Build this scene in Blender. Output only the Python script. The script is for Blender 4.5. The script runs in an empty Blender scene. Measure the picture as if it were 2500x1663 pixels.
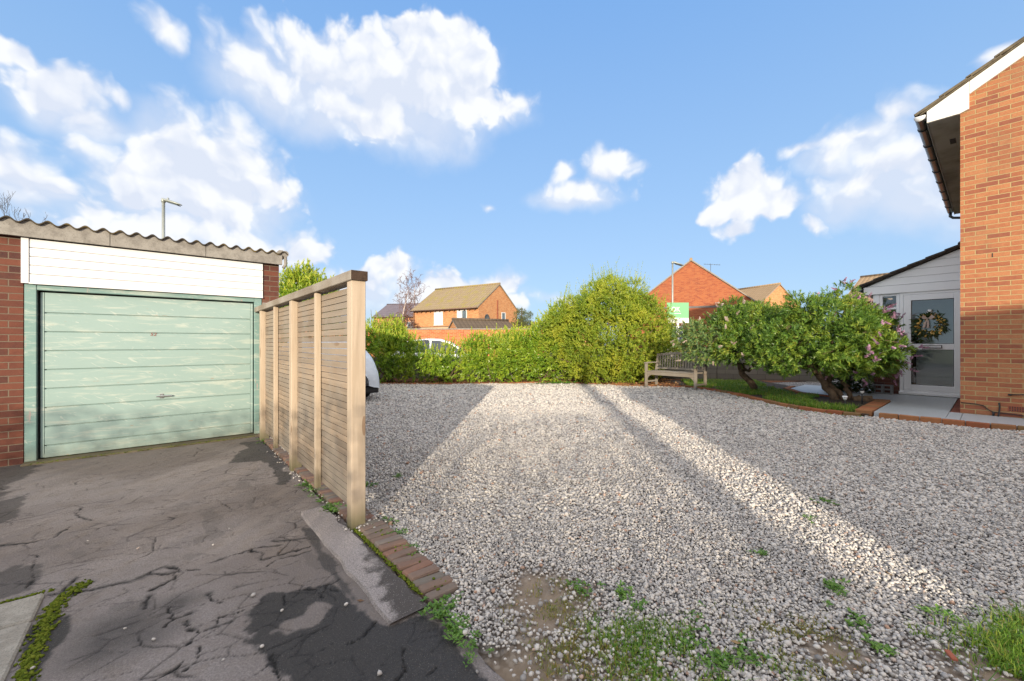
import bpy, bmesh, math, random
import numpy as np
from mathutils import Vector, Matrix

SC = bpy.context.scene
COL = SC.collection
PI = math.pi
R = math.radians
random.seed(7)
RNG = np.random.default_rng(11)

# ------------------------------------------------------------------ camera, sun, sky, exposure
CAM_H = 1.33
YAW = math.atan2(0.648, 0.7615)          # the photographer looks this far clockwise from +Y
FX, FY = math.sin(YAW), math.cos(YAW)
cd = bpy.data.cameras.new("camera")
cam = bpy.data.objects.new("camera", cd)
COL.objects.link(cam)
cam.location = (0, 0, CAM_H)
cam.rotation_euler = (PI / 2, 0, -YAW)
cd.sensor_width = 36.0
cd.lens = 14.4
cd.shift_y = 6.5 / 2500.0
cd.clip_start = 0.05
cd.clip_end = 2000
SC.camera = cam

SUN_EL = R(10.8)
SUN_AZ = YAW + math.atan(0.055) + PI     # compass angle of the sun, clockwise from +Y
sl = bpy.data.lights.new("sun", 'SUN')
sl.energy = 2.5
sl.angle = R(0.55)
sl.color = (1.0, 0.87, 0.68)
sun = bpy.data.objects.new("sun", sl)
COL.objects.link(sun)
sd = Vector((math.sin(SUN_AZ) * math.cos(SUN_EL), math.cos(SUN_AZ) * math.cos(SUN_EL), math.sin(SUN_EL)))
sun.rotation_euler = sd.to_track_quat('Z', 'Y').to_euler()
sun.location = (-5, -8, 12)

SC.view_settings.view_transform = 'Standard'
SC.view_settings.look = 'None'
SC.view_settings.gamma = 1.0
SC.view_settings.exposure = 1.35
SC.render.engine = 'CYCLES'
SC.cycles.max_bounces = 6
SC.cycles.transparent_max_bounces = 12
SC.cycles.caustics_reflective = False
SC.cycles.caustics_refractive = False


class NB:
    """small node builder: values may be sockets or constants"""
    def __init__(s, nt):
        s.nt = nt

    def put(s, sock, v):
        if isinstance(v, bpy.types.NodeSocket):
            s.nt.links.new(v, sock)
        elif v is not None:
            if sock.type == 'RGBA' and len(v) == 3:
                v = (*v, 1)
            sock.default_value = v

    def n(s, t, props=None, **ins):
        nd = s.nt.nodes.new(t)
        for k, v in (props or {}).items():
            setattr(nd, k, v)
        for k, v in ins.items():
            key = int(k[1:]) if k[0] == 'i' and k[1:].isdigit() else k.replace('_', ' ')
            s.put(nd.inputs[key], v)
        return nd

    def m(s, op, a, b=None, c=None, clamp=False):
        nd = s.n('ShaderNodeMath', {'operation': op, 'use_clamp': clamp}, i0=a)
        if b is not None: s.put(nd.inputs[1], b)
        if c is not None: s.put(nd.inputs[2], c)
        return nd.outputs[0]

    def v(s, op, a, b=None, c=None):
        nd = s.n('ShaderNodeVectorMath', {'operation': op}, i0=a)
        if b is not None: s.put(nd.inputs[1], b)
        if c is not None: s.put(nd.inputs[2], c)
        return nd.outputs['Value'] if op in ('DOT_PRODUCT', 'LENGTH', 'DISTANCE') else nd.outputs[0]

    def mix(s, f, a, b, blend='MIX'):
        nd = s.n('ShaderNodeMix', {'data_type': 'RGBA', 'blend_type': blend})
        s.put(nd.inputs[0], f); s.put(nd.inputs[6], a); s.put(nd.inputs[7], b)
        return nd.outputs[2]

    def fmix(s, f, a, b):
        nd = s.n('ShaderNodeMix', {'data_type': 'FLOAT'})
        s.put(nd.inputs[0], f); s.put(nd.inputs[2], a); s.put(nd.inputs[3], b)
        return nd.outputs[0]

    def ramp(s, f, stops, interp='LINEAR'):
        nd = s.n('ShaderNodeValToRGB', None, i0=f)
        cr = nd.color_ramp
        cr.interpolation = interp
        while len(cr.elements) < len(stops): cr.elements.new(0.5)
        for e, (p, c) in zip(cr.elements, stops):
            e.position = p
            e.color = (*c, 1) if not isinstance(c, (int, float)) else (c, c, c, 1)
        return nd.outputs[0]

    def step(s, x, a, b):
        nd = s.n('ShaderNodeMapRange', {'interpolation_type': 'SMOOTHSTEP'}, i0=x, i1=a, i2=b)
        return nd.outputs[0]

    def noise(s, vec, scale=1.0, detail=4, rough=0.55, dist=0.0, col=False):
        nd = s.n('ShaderNodeTexNoise', None, Vector=vec, Scale=scale, Detail=detail, Roughness=rough, Distortion=dist)
        return nd.outputs[1 if col else 0]

    def vor(s, vec, scale, feature='F1', rand=1.0, out='Distance'):
        nd = s.n('ShaderNodeTexVoronoi', {'feature': feature}, Vector=vec, Scale=scale, Randomness=rand)
        return nd.outputs[out]

    def sep(s, vec):
        return s.n('ShaderNodeSeparateXYZ', None, i0=vec).outputs

    def xyz(s, x=0.0, y=0.0, z=0.0):
        return s.n('ShaderNodeCombineXYZ', None, i0=x, i1=y, i2=z).outputs[0]


world = bpy.data.worlds.new("World")
SC.world = world
world.use_nodes = True
def build_sky():
    nt = world.node_tree
    b = NB(nt)
    bg = nt.nodes['Background']
    sky = nt.nodes.new('ShaderNodeTexSky')
    sky.sky_type = 'NISHITA'
    sky.sun_disc = False
    sky.sun_elevation = SUN_EL
    sky.sun_rotation = SUN_AZ
    sky.air_density = 1.0
    sky.dust_density = 0.3
    sky.ozone_density = 2.2
    d = nt.nodes.new('ShaderNodeTexCoord').outputs['Generated']
    x, y, z = b.sep(d)
    up = b.m('MAXIMUM', z, 0.0)
    # clear winter air: Nishita pulled to a cleaner blue that pales toward the horizon
    base = b.mix(1.0, sky.outputs[0], (0.66, 0.74, 1.0), 'MULTIPLY')
    grad = b.ramp(up, [(0.0, (0.325, 0.445, 0.555)), (0.10, (0.29, 0.42, 0.565)), (0.32, (0.228, 0.372, 0.572)), (0.65, (0.145, 0.295, 0.555))])
    grad = b.v('SCALE', grad); grad.node.inputs['Scale'].default_value = 4.0
    base = b.mix(0.9, base, grad)
    # clouds live in world azimuth / elevation
    lat = b.v('DOT_PRODUCT', d, (FY, -FX, 0))
    fwd = b.v('DOT_PRODUCT', d, (FX, FY, 0))
    az = b.m('ARCTAN2', lat, fwd)
    el = b.m('ARCSINE', z)
    warp = b.noise(d, 5.5, 3, 0.6, col=True)
    wv = b.v('SCALE', b.v('SUBTRACT', warp, (0.5, 0.5, 0.5)))
    wv.node.inputs['Scale'].default_value = 0.11
    wx, wy, _ = b.sep(wv)
    ae = b.xyz(b.m('ADD', az, wx), b.m('ADD', el, wy), 0.0)
    blobs = [  # place and half-size (x, y, rx, ry, weight) as seen from the drive, 2357 px wide plate
        (610, 165, 120, 80, 1), (760, 160, 180, 95, 1), (900, 195, 210, 120, 1.05), (800, 235, 180, 70, .9), (1000, 110, 110, 85, 1.05), (1045, 175, 85, 80, 1),
        (930, 60, 40, 40, .9), (1045, 55, 45, 40, .9), (880, 265, 150, 55, .95), (1080, 235, 140, 50, .8), (1190, 235, 60, 34, .6), (535, 165, 55, 40, .7),
        (35, 130, 75, 38, .75), (130, 215, 120, 58, .9), (205, 265, 90, 50, .9), (265, 235, 55, 30, .55),
        (430, 345, 170, 100, 1.0), (330, 430, 120, 80, .85), (560, 300, 70, 50, .9), (600, 420, 50, 70, .8), (450, 500, 200, 70, .9), (545, 365, 95, 110, 1.05), (500, 450, 130, 60, .9), (340, 320, 80, 50, .7),
        (40, 395, 105, 70, .95), (110, 425, 80, 36, .9), (285, 455, 70, 55, .85), (210, 490, 110, 50, .8),
        (400, 535, 250, 60, .9), (600, 560, 120, 55, .9), (695, 575, 60, 34, .85),
        (850, 645, 120, 45, .8), (920, 615, 60, 38, .95), (1075, 665, 120, 34, .85), (1150, 655, 60, 28, .9), (1000, 690, 220, 40, .7),
        (300, 560, 260, 70, .95), (480, 400, 190, 120, 1.0), (190, 330, 70, 45, .6), (2150, 380, 170, 110, .9), (2000, 420, 150, 60, .75),
        (385, 85, 55, 45, .75), (1405, 385, 62, 36, 1), (1335, 440, 90, 32, .9), (1300, 402, 24, 34, .9), (1375, 455, 55, 26, .7), (1135, 470, 28, 15, .8),
        (2065, 275, 75, 62, 1), (1970, 325, 150, 50, .95), (2090, 370, 190, 80, .95), (1720, 450, 75, 58, .95), (1800, 470, 60, 36, .85), (1670, 490, 50, 32, .7),
        (1700, 528, 50, 20, .6), (2120, 450, 110, 45, .7), (1880, 518, 32, 26, .6), (2295, 130, 60, 26, .75), (1845, 342, 60, 28, .9),
        (1270, 690, 90, 14, .4), (650, 690, 220, 60, .6),
    ]
    # the rest of the sky, beside and behind: loose banks
    blobs += [(-500, 300, 300, 80, .8), (-900, 450, 300, 60, .8), (2900, 300, 320, 90, .8), (3300, 480, 300, 60, .8)]
    def field(items, src, grow=1.0, drop=0.0, sm=0.12):
        F = None
        for (px, py, rx, ry, w) in items:
            k = 2500 / 2357
            py = py + drop * ry
            u = (px * k - 1250) / 1000; vv = (838 - py * k) / 1000
            a = math.atan(u); e = math.atan(vv * math.cos(a))
            sx = grow * rx * k / 1000 * math.cos(a) ** 2 * 1.12
            sy = grow * ry * k / 1000 * math.cos(e) ** 2 * math.cos(a) * 1.12
            q = b.v('MULTIPLY_ADD', src, (1 / sx, 1 / sy, 0), (-a / sx, -e / sy, 0))
            f = b.m('MULTIPLY_ADD', b.v('LENGTH', q), -w, w)
            F = f if F is None else b.m('SMOOTH_MAX', F, f, sm)
        return F
    F = field(blobs, ae, 1.17)
    # puffy heads: clustered round lumps at several sizes, broken by fine noise
    def vfr(vec, scale, detail):
        nd = b.n('ShaderNodeTexVoronoi', {'feature': 'SMOOTH_F1', 'voronoi_dimensions': '2D'}, Vector=vec, Scale=scale, Detail=detail, Roughness=0.5, Smoothness=0.5)
        return nd.outputs['Distance']
    dw = b.v('ADD', ae, b.v('SCALE', b.v('SUBTRACT', b.noise(d, 16, 3, 0.6, col=True), (0.5, 0.5, 0.5))))
    dw.node.inputs[1].links[0].from_node.inputs['Scale'].default_value = 0.03
    puff = vfr(dw, 13.0, 3.0)
    puff_up = vfr(b.v('ADD', dw, (0.012, 0.022, 0.0)), 13.0, 1.0)
    n1 = b.noise(d, 10.0, 7, 0.62)
    dens = b.m('ADD', b.m('ADD', F, b.m('MULTIPLY', b.m('SUBTRACT', 0.76, puff), 0.54)), b.m('MULTIPLY', b.m('SUBTRACT', n1, 0.5), 0.62))
    edge = b.fmix(b.step(b.noise(d, 5.0, 2), 0.40, 0.62), 0.30, 0.80)
    crisp = b.step(dens, 0.0, edge)
    # thin grey skirts hanging below and around the main masses
    skirts = [q for q in blobs[:62] if q[2] > 75]
    F2 = field(skirts, ae, 1.20, 0.42, 0.2)
    soft = b.m('MULTIPLY', b.step(b.m('ADD', F2, b.m('MULTIPLY', b.m('SUBTRACT', b.noise(d, 7.0, 4, 0.6), 0.5), 0.9)), -0.05, 0.72), 0.82)
    alpha = b.m('MAXIMUM', crisp, soft)
    rel = b.m('MULTIPLY', b.m('SUBTRACT', puff, puff_up), 1.6)
    under = b.m('MULTIPLY', b.step(F2, 0.42, 0.85), b.step(b.noise(d, 4.2, 4, 0.55), 0.40, 0.62))
    shade = b.m('ADD', b.m('ADD', b.m('MULTIPLY', under, 0.85), b.m('MULTIPLY', b.m('SUBTRACT', 1.0, crisp), 0.8)), rel, clamp=True)
    cloud = b.mix(shade, (2.62, 2.66, 2.74), (2.0, 2.16, 2.50))
    outc = b.mix(b.m('MULTIPLY', alpha, 0.97), base, cloud)
    # a broad bank of bright cloud added unseen overhead and behind, filling the shade
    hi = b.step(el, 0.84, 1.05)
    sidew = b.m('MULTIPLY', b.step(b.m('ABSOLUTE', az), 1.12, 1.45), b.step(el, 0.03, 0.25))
    fill_bank = b.m('MULTIPLY', b.m('MAXIMUM', hi, sidew), b.step(b.noise(d, 2.6, 5, 0.55), 0.36, 0.50))
    outc = b.mix(fill_bank, outc, (4.45, 4.3, 4.2))
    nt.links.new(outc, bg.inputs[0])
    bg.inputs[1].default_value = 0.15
build_sky()

# ------------------------------------------------------------------ places: photo measurements turned into metres
def W(lat, d, z=0.0):
    """lat metres to the right of the camera, d metres ahead"""
    return Vector((FX * d + FY * lat, FY * d - FX * lat, z))

def LD(x, y):
    return FY * x - FX * y, FX * x + FY * y          # lat, d

def zg_lat(lat):
    return 0.01 + 0.03 * np.clip(lat, 0, 7)

def zg(x, y):
    return float(zg_lat(LD(x, y)[0]))

def G(px, py, dz=0.0, z=None):
    """where the sight line through a photo pixel meets the ground (dz above it, or the level z)"""
    u = (px - 1250) / 1000.0; v = (py - 838) / 1000.0
    zz = z if z is not None else 0.1
    for _ in range(12):
        d = (CAM_H - zz) / v
        if z is None:
            zz = float(zg_lat(u * d)) + dz
    return W(u * d, d, zz)

def AT(px, py, d):
    u = (px - 1250) / 1000.0; v = (py - 838) / 1000.0
    return W(u * d, d, CAM_H - v * d)


# ------------------------------------------------------------------ objects
def tag(o, label=None, cat=None, group=None, kind=None):
    if label: o['label'] = label
    if cat: o['category'] = cat
    if group: o['group'] = group
    if kind: o['kind'] = kind
    return o

def thing(name, label, cat, loc=(0, 0, 0), rz=0.0, group=None):
    o = bpy.data.objects.new(name, None)
    o.empty_display_size = 0.2
    COL.objects.link(o)
    o.location = loc
    o.rotation_euler = (0, 0, rz)
    return tag(o, label, cat, group)

def copy_tree(o, parent=None):
    c = o.copy()
    COL.objects.link(c)
    c.parent = parent
    for ch in list(o.children):
        copy_tree(ch, c)
    return c


class MB:
    """collects shapes; build() links them as ONE mesh object"""
    def __init__(s):
        s.v = []; s.f = []; s.mi = []; s.sm = []; s.cur = 0; s.smooth = False

    def add(s, vs, fs, smooth=None):
        o = len(s.v)
        s.v += [tuple(p) for p in vs]
        for f in fs:
            s.f.append([i + o for i in f]); s.mi.append(s.cur); s.sm.append(s.smooth if smooth is None else smooth)
        return s

    def box(s, x0, x1, y0, y1, z0, z1):
        vs = [(x0, y0, z0), (x1, y0, z0), (x1, y1, z0), (x0, y1, z0), (x0, y0, z1), (x1, y0, z1), (x1, y1, z1), (x0, y1, z1)]
        return s.add(vs, [(0, 3, 2, 1), (4, 5, 6, 7), (0, 1, 5, 4), (1, 2, 6, 5), (2, 3, 7, 6), (3, 0, 4, 7)], False)

    def obox(s, c, ax, ay, az):
        """box from a centre and three half-axis vectors"""
        c, ax, ay, az = Vector(c), Vector(ax), Vector(ay), Vector(az)
        vs = [c + sx * ax + sy * ay + sz * az for sz in (-1, 1) for sx, sy in ((-1, -1), (1, -1), (1, 1), (-1, 1))]
        return s.add(vs, [(0, 3, 2, 1), (4, 5, 6, 7), (0, 1, 5, 4), (1, 2, 6, 5), (2, 3, 7, 6), (3, 0, 4, 7)], False)

    def bar(s, a, b, w, h, up=(0, 0, 1)):
        """rectangular bar from a to b"""
        a, b = Vector(a), Vector(b)
        t = (b - a); L = t.length; t = t / L
        side = t.cross(Vector(up)).normalized()
        u2 = side.cross(t).normalized()
        return s.obox((a + b) / 2, t * L / 2, side * w / 2, u2 * h / 2)

    def prism(s, poly, vec):
        """planar polygon (list of 3-D points) extruded along vec"""
        n = len(poly); vec = Vector(vec)
        vs = [Vector(p) for p in poly] + [Vector(p) + vec for p in poly]
        fs = [list(range(n))[::-1], list(range(n, 2 * n))] + [(i, (i + 1) % n, n + (i + 1) % n, n + i) for i in range(n)]
        return s.add(vs, fs, False)

    def tube(s, pts, rad, seg=8, cap=True, smooth=True):
        pts = [Vector(p) for p in pts]
        if isinstance(rad, (int, float)): rad = [rad] * len(pts)
        vs = []; fs = []
        prev = None
        for i, p in enumerate(pts):
            t = (pts[min(i + 1, len(pts) - 1)] - pts[max(i - 1, 0)])
            t = t.normalized() if t.length > 1e-9 else Vector((0, 0, 1))
            if prev is None:
                a = t.cross(Vector((0, 0, 1)))
                if a.length < 0.1: a = t.cross(Vector((1, 0, 0)))
            else:
                a = prev - t * prev.dot(t)
                if a.length < 1e-5: a = t.orthogonal()
            a.normalize(); prev = a
            bb = t.cross(a)
            for k in range(seg):
                th = 2 * PI * k / seg
                vs.append(p + (a * math.cos(th) + bb * math.sin(th)) * rad[i])
        for i in range(len(pts) - 1):
            for k in range(seg):
                k2 = (k + 1) % seg
                fs.append((i * seg + k, i * seg + k2, (i + 1) * seg + k2, (i + 1) * seg + k))
        s.add(vs, fs, smooth)
        if cap:
            n = len(pts)
            s.f.append([len(s.v) - n * seg + k for k in range(seg)][::-1]); s.mi.append(s.cur); s.sm.append(False)
            s.f.append([len(s.v) - seg + k for k in range(seg)]); s.mi.append(s.cur); s.sm.append(False)
        return s

    def lathe(s, c, prof, seg=16, axis='z'):
        """prof: list of (radius, height)"""
        c = Vector(c); vs = []; fs = []
        for r, h in prof:
            for k in range(seg):
                th = 2 * PI * k / seg
                q = Vector((r * math.cos(th), r * math.sin(th), h))
                if axis == 'x': q = Vector((h, r * math.cos(th), r * math.sin(th)))
                if axis == 'y': q = Vector((r * math.sin(th), h, r * math.cos(th)))
                vs.append(c + q)
        for i in range(len(prof) - 1):
            for k in range(seg):
                k2 = (k + 1) % seg
                fs.append((i * seg + k, i * seg + k2, (i + 1) * seg + k2, (i + 1) * seg + k))
        return s.add(vs, fs, True)

    def quad(s, a, b, c, d):
        return s.add([a, b, c, d], [(0, 1, 2, 3)], False)

    def build(s, name, mats, parent=None, bevel=0.0, seg=1, world=True):
        me = bpy.data.meshes.new(name)
        vs = s.v
        o = bpy.data.objects.new(name, me)
        if parent is not None:
            o.parent = parent
            if world and parent.type == 'EMPTY' and parent.rotation_euler[2] == 0:
                L = parent.location
                vs = [(p[0] - L[0], p[1] - L[1], p[2] - L[2]) for p in vs]
            elif world and parent.type == 'MESH':
                L = Vector((0, 0, 0)); q = parent; rot = False
                while q is not None:
                    L = L + q.location
                    rot = rot or q.rotation_euler[2] != 0
                    q = q.parent
                if not rot:
                    vs = [(p[0] - L[0], p[1] - L[1], p[2] - L[2]) for p in vs]
        me.from_pydata(vs, [], s.f)
        for m in (mats if isinstance(mats, (list, tuple)) else [mats]):
            me.materials.append(m)
        me.polygons.foreach_set('material_index', s.mi)
        me.polygons.foreach_set('use_smooth', s.sm)
        me.update()
        COL.objects.link(o)
        if bevel:
            bv = o.modifiers.new('bevel', 'BEVEL')
            bv.width = bevel; bv.segments = seg; bv.limit_method = 'ANGLE'; bv.angle_limit = R(40)
        return o


def build_each(mb, name, mats, parent=None, **kw):
    """every loose piece of mb becomes an object of its own"""
    par = list(range(len(mb.v)))
    def find(i):
        while par[i] != i:
            par[i] = par[par[i]]; i = par[i]
        return i
    for f in mb.f:
        r = find(f[0])
        for i in f[1:]: par[find(i)] = r
    groups = {}
    for k, f in enumerate(mb.f): groups.setdefault(find(f[0]), []).append(k)
    out = []
    for ks in groups.values():
        q = MB(); ids = {}
        for k in ks:
            nf = []
            for i in mb.f[k]:
                if i not in ids: ids[i] = len(q.v); q.v.append(mb.v[i])
                nf.append(ids[i])
            q.f.append(nf); q.mi.append(mb.mi[k]); q.sm.append(mb.sm[k])
        out.append(q.build(name, mats, parent, **kw))
    return out


def np_mesh(name, verts, faces, mats, parent=None, smooth=False, loc=None, attrs=None, mi=None):
    """mesh from numpy arrays; faces is (n,3) or (n,4)"""
    me = bpy.data.meshes.new(name)
    verts = np.asarray(verts, dtype=np.float32).reshape(-1, 3)
    if loc is not None: verts = verts - np.asarray(loc, dtype=np.float32)
    faces = np.asarray(faces, dtype=np.int32)
    n, k = faces.shape
    me.vertices.add(len(verts)); me.vertices.foreach_set('co', verts.ravel())
    me.loops.add(n * k); me.loops.foreach_set('vertex_index', faces.ravel())
    me.polygons.add(n)
    me.polygons.foreach_set('loop_start', np.arange(0, n * k, k, dtype=np.int32))
    me.polygons.foreach_set('loop_total', np.full(n, k, dtype=np.int32))
    me.polygons.foreach_set('use_smooth', np.full(n, smooth, dtype=bool))
    for m in (mats if isinstance(mats, (list, tuple)) else [mats]):
        me.materials.append(m)
    if mi is not None: me.polygons.foreach_set('material_index', np.asarray(mi, dtype=np.int32))
    me.update(calc_edges=True)
    for an, av in (attrs or {}).items():
        at = me.attributes.new(an, 'FLOAT', 'POINT')
        at.data.foreach_set('value', np.asarray(av, dtype=np.float32).ravel())
    o = bpy.data.objects.new(name, me)
    if parent is not None: o.parent = parent
    COL.objects.link(o)
    return o


def vnoise(x, y, seed=0):
    """smooth 2-D value noise in 0..1"""
    x = np.asarray(x, dtype=np.float64); y = np.asarray(y, dtype=np.float64)
    g = np.random.default_rng(seed).random((64, 64))
    xi = np.floor(x).astype(int); yi = np.floor(y).astype(int)
    fx = x - xi; fy = y - yi
    fx = fx * fx * (3 - 2 * fx); fy = fy * fy * (3 - 2 * fy)
    a = g[xi % 64, yi % 64]; b = g[(xi + 1) % 64, yi % 64]; c = g[xi % 64, (yi + 1) % 64]; d = g[(xi + 1) % 64, (yi + 1) % 64]
    return (a * (1 - fx) + b * fx) * (1 - fy) + (c * (1 - fx) + d * fx) * fy

def fbm(x, y, seed=0, octs=4, gain=0.5):
    s = 0; a = 1; t = 0
    for i in range(octs):
        s = s + a * vnoise(x * 2 ** i + 17.3 * i, y * 2 ** i + 9.1 * i, seed + i); t += a; a *= gain
    return s / t

def inside(x, y, poly):
    x = np.asarray(x); y = np.asarray(y)
    c = np.zeros(x.shape, dtype=bool)
    n = len(poly)
    for i in range(n):
        x0, y0 = poly[i][0], poly[i][1]; x1, y1 = poly[(i + 1) % n][0], poly[(i + 1) % n][1]
        cond = ((y0 > y) != (y1 > y))
        with np.errstate(divide='ignore', invalid='ignore'):
            c ^= cond & (x < (x1 - x0) * (y - y0) / (y1 - y0 + 1e-12) + x0)
    return c

def dist_poly(x, y, pts, closed=False):
    """distance to a polyline"""
    best = np.full(np.shape(x), 1e9)
    n = len(pts)
    for i in range(n if closed else n - 1):
        ax, ay = pts[i][0], pts[i][1]; bx, by = pts[(i + 1) % n][0], pts[(i + 1) % n][1]
        dx, dy = bx - ax, by - ay
        t = np.clip(((x - ax) * dx + (y - ay) * dy) / (dx * dx + dy * dy + 1e-12), 0, 1)
        best = np.minimum(best, np.hypot(x - ax - t * dx, y - ay - t * dy))
    return best


# ------------------------------------------------------------------ materials
def mat(name):
    m = bpy.data.materials.new(name)
    m.use_nodes = True
    nt = m.node_tree
    bs = nt.nodes['Principled BSDF']
    b = NB(nt)
    b.bs = bs
    b.tc = nt.nodes.new('ShaderNodeTexCoord')
    b.P = b.tc.outputs['Object']
    return m, b

def fin(b, col=None, rough=None, bump=None, strength=0.3, dist=0.01, **kw):
    if col is not None: b.put(b.bs.inputs['Base Color'], col)
    if rough is not None: b.put(b.bs.inputs['Roughness'], rough)
    for k, v in kw.items(): b.put(b.bs.inputs[k.replace('_', ' ')], v)
    if bump is not None:
        bn = b.n('ShaderNodeBump', None, Strength=strength, Distance=dist, Height=bump)
        b.nt.links.new(bn.outputs[0], b.bs.inputs['Normal'])

def wall_uv(b):
    """u along the wall, v up, in metres, from the object's own axes"""
    x, y, z = b.sep(b.P)
    nx, ny, nz = b.sep(b.tc.outputs['Normal'])
    side = b.m('GREATER_THAN', b.m('ABSOLUTE', nx), 0.6)
    u = b.fmix(side, x, y)
    return u, z

def m_brick(name, c1, c2, c3, mortar, bump=0.5, mort=0.011, dirt=0.25, far=False, rowoff=0.0, row=0.075):
    m, b = mat(name)
    u, z = wall_uv(b)
    uu = b.m('ADD', u, 0.041); zz = b.m('ADD', z, rowoff)
    wob = b.noise(b.xyz(b.m('MULTIPLY', u, 3), b.m('MULTIPLY', z, 3), 0), 4.0, 2)
    vec = b.xyz(b.m('ADD', uu, b.m('MULTIPLY', wob, 0.004)), b.m('ADD', zz, b.m('MULTIPLY', wob, 0.005)), 0.0)
    bt = b.n('ShaderNodeTexBrick', {'offset': 0.5, 'squash': 1.0}, Vector=vec, Scale=1.0)
    bt.inputs['Color1'].default_value = (0, 0, 0, 1); bt.inputs['Color2'].default_value = (1, 1, 1, 1); bt.inputs['Mortar'].default_value = (0.5, 0.5, 0.5, 1)
    bt.inputs['Mortar Size'].default_value = mort / 2 if not far else 0.004
    bt.inputs['Mortar Smooth'].default_value = 0.25
    bt.inputs['Brick Width'].default_value = 0.225
    bt.inputs['Row Height'].default_value = row
    rnd = bt.outputs[0]
    big = b.noise(b.P, 1.3, 3)
    fine = b.noise(b.P, 70.0, 4, 0.7)
    mid = b.noise(b.P, 16.0, 3, 0.6)
    t = b.m('ADD', b.m('MULTIPLY', rnd, 0.85), b.m('MULTIPLY', b.m('SUBTRACT', mid, 0.3), 0.5))
    col = b.ramp(t, [(0.1, c3), (0.38, c1), (0.75, c2), (1.0, c1)])
    col = b.mix(b.m('MULTIPLY', b.m('SUBTRACT', fine, 0.42), 1.1, clamp=True), col, (0.12, 0.06, 0.045))
    mo = b.mix(b.m('MULTIPLY', fine, 0.4), mortar, tuple(c * 0.55 for c in mortar))
    col = b.mix(bt.outputs['Fac'], col, mo)
    col = b.mix(b.m('MULTIPLY', b.step(big, 0.5, 0.75), dirt), col, (0.13, 0.09, 0.065))
    h = b.m('SUBTRACT', b.m('MULTIPLY', fine, 0.25), b.m('MULTIPLY', bt.outputs['Fac'], 1.0))
    fin(b, col, 0.88, h, bump, 0.006, Specular_IOR_Level=0.25)
    return m

def m_wood(name, axis, a, bcol, grey=None, green=False, scale=1.0):
    m, b = mat(name)
    s = {'x': (1.2, 22, 22), 'y': (22, 1.2, 22), 'z': (22, 22, 1.2)}[axis]
    p = b.v('MULTIPLY', b.P, tuple(q * scale for q in s))
    rnd = b.n('ShaderNodeNewGeometry').outputs['Random Per Island']
    p = b.v('ADD', p, b.xyz(b.m('MULTIPLY', rnd, 37.0), b.m('MULTIPLY', rnd, 71.0), b.m('MULTIPLY', rnd, 13.0)))
    g = b.noise(p, 1.0, 5, 0.6, 0.8)
    g2 = b.noise(b.v('MULTIPLY', p, (3, 3, 3)), 1.0, 3, 0.6)
    big = b.noise(b.P, 2.2, 3)
    col = b.mix(b.step(g, 0.3, 0.72), a, bcol)
    col = b.mix(b.m('MULTIPLY', b.step(g2, 0.56, 0.72), 0.35), col, tuple(c * 0.45 for c in bcol))
    col = b.mix(b.m('MULTIPLY', b.m('POWER', rnd, 1.3), 0.8 if grey else 0.25), col, (0.17, 0.14, 0.11) if grey else tuple(c * 0.7 for c in a))
    kn = b.vor(b.v('MULTIPLY', b.P, {'x': (1.5, 7, 7), 'y': (7, 1.5, 7), 'z': (7, 7, 1.5)}[axis]), 1.0)
    col = b.mix(b.m('MULTIPLY', b.m('LESS_THAN', kn, 0.13), 0.6), col, (0.16, 0.085, 0.04))
    if grey:
        col = b.mix(b.m('MULTIPLY', b.step(big, 0.35, 0.65), 0.75), col, grey)
    if green:
        z = b.sep(b.P)[2]
        col = b.mix(b.m('MULTIPLY', b.step(b.m('ADD', z, b.m('MULTIPLY', g, 0.16)), 0.34, 0.08), 0.75), col, (0.07, 0.075, 0.02))
    fin(b, col, 0.75, g, 0.35, 0.004, Specular_IOR_Level=0.25)
    return m

def m_plain(name, col, rough=0.5, metal=0.0, var=0.12, scale=6.0, bump=0.0, bscale=60, dark=None, spec=0.4, coat=0.0):
    """one colour with soft dirt and a little relief"""
    m, b = mat(name)
    n = b.noise(b.P, scale, 4, 0.6)
    c2 = dark or tuple(c * (1 - 2 * var) for c in col)
    c = b.mix(b.step(n, 0.35, 0.8), col, c2)
    fin(b, c, b.fmix(n, rough * 0.9, min(1, rough * 1.15)), b.noise(b.P, bscale, 3) if bump else None, bump, 0.004,
        Metallic=metal, Specular_IOR_Level=spec, Coat_Weight=coat)
    return m

def m_rand(name, stops, rough=0.5, trans=0.0, spec=0.4, noise_scale=0.0, bump=0.0, clump=0.0):
    """colour picked per loose piece (each leaf, stone or blade)"""
    m, b = mat(name)
    r = b.n('ShaderNodeNewGeometry').outputs['Random Per Island']
    if clump:
        cn = b.noise(b.P, clump, 3, 0.6)
        r = b.m('ADD', b.m('MULTIPLY', r, 0.5), b.m('MULTIPLY', b.step(cn, 0.30, 0.72), 0.5))
    c = b.ramp(r, stops)
    if noise_scale:
        n = b.noise(b.P, noise_scale, 3)
        c = b.mix(b.m('MULTIPLY', n, 0.55), c, tuple(0.6 * q for q in stops[len(stops) // 2][1]))
    fin(b, c, rough, b.noise(b.P, 180, 2) if bump else None, bump, 0.003, Specular_IOR_Level=spec)
    if trans:
        tr = b.n('ShaderNodeBsdfTranslucent', None, Color=b.mix(1.0, c, (1.25, 1.2, 0.55), 'MULTIPLY'))
        mx = b.n('ShaderNodeMixShader', None, i0=trans, i1=b.bs.outputs[0], i2=tr.outputs[0])
        b.nt.links.new(mx.outputs[0], b.nt.nodes['Material Output'].inputs[0])
    return m

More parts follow.
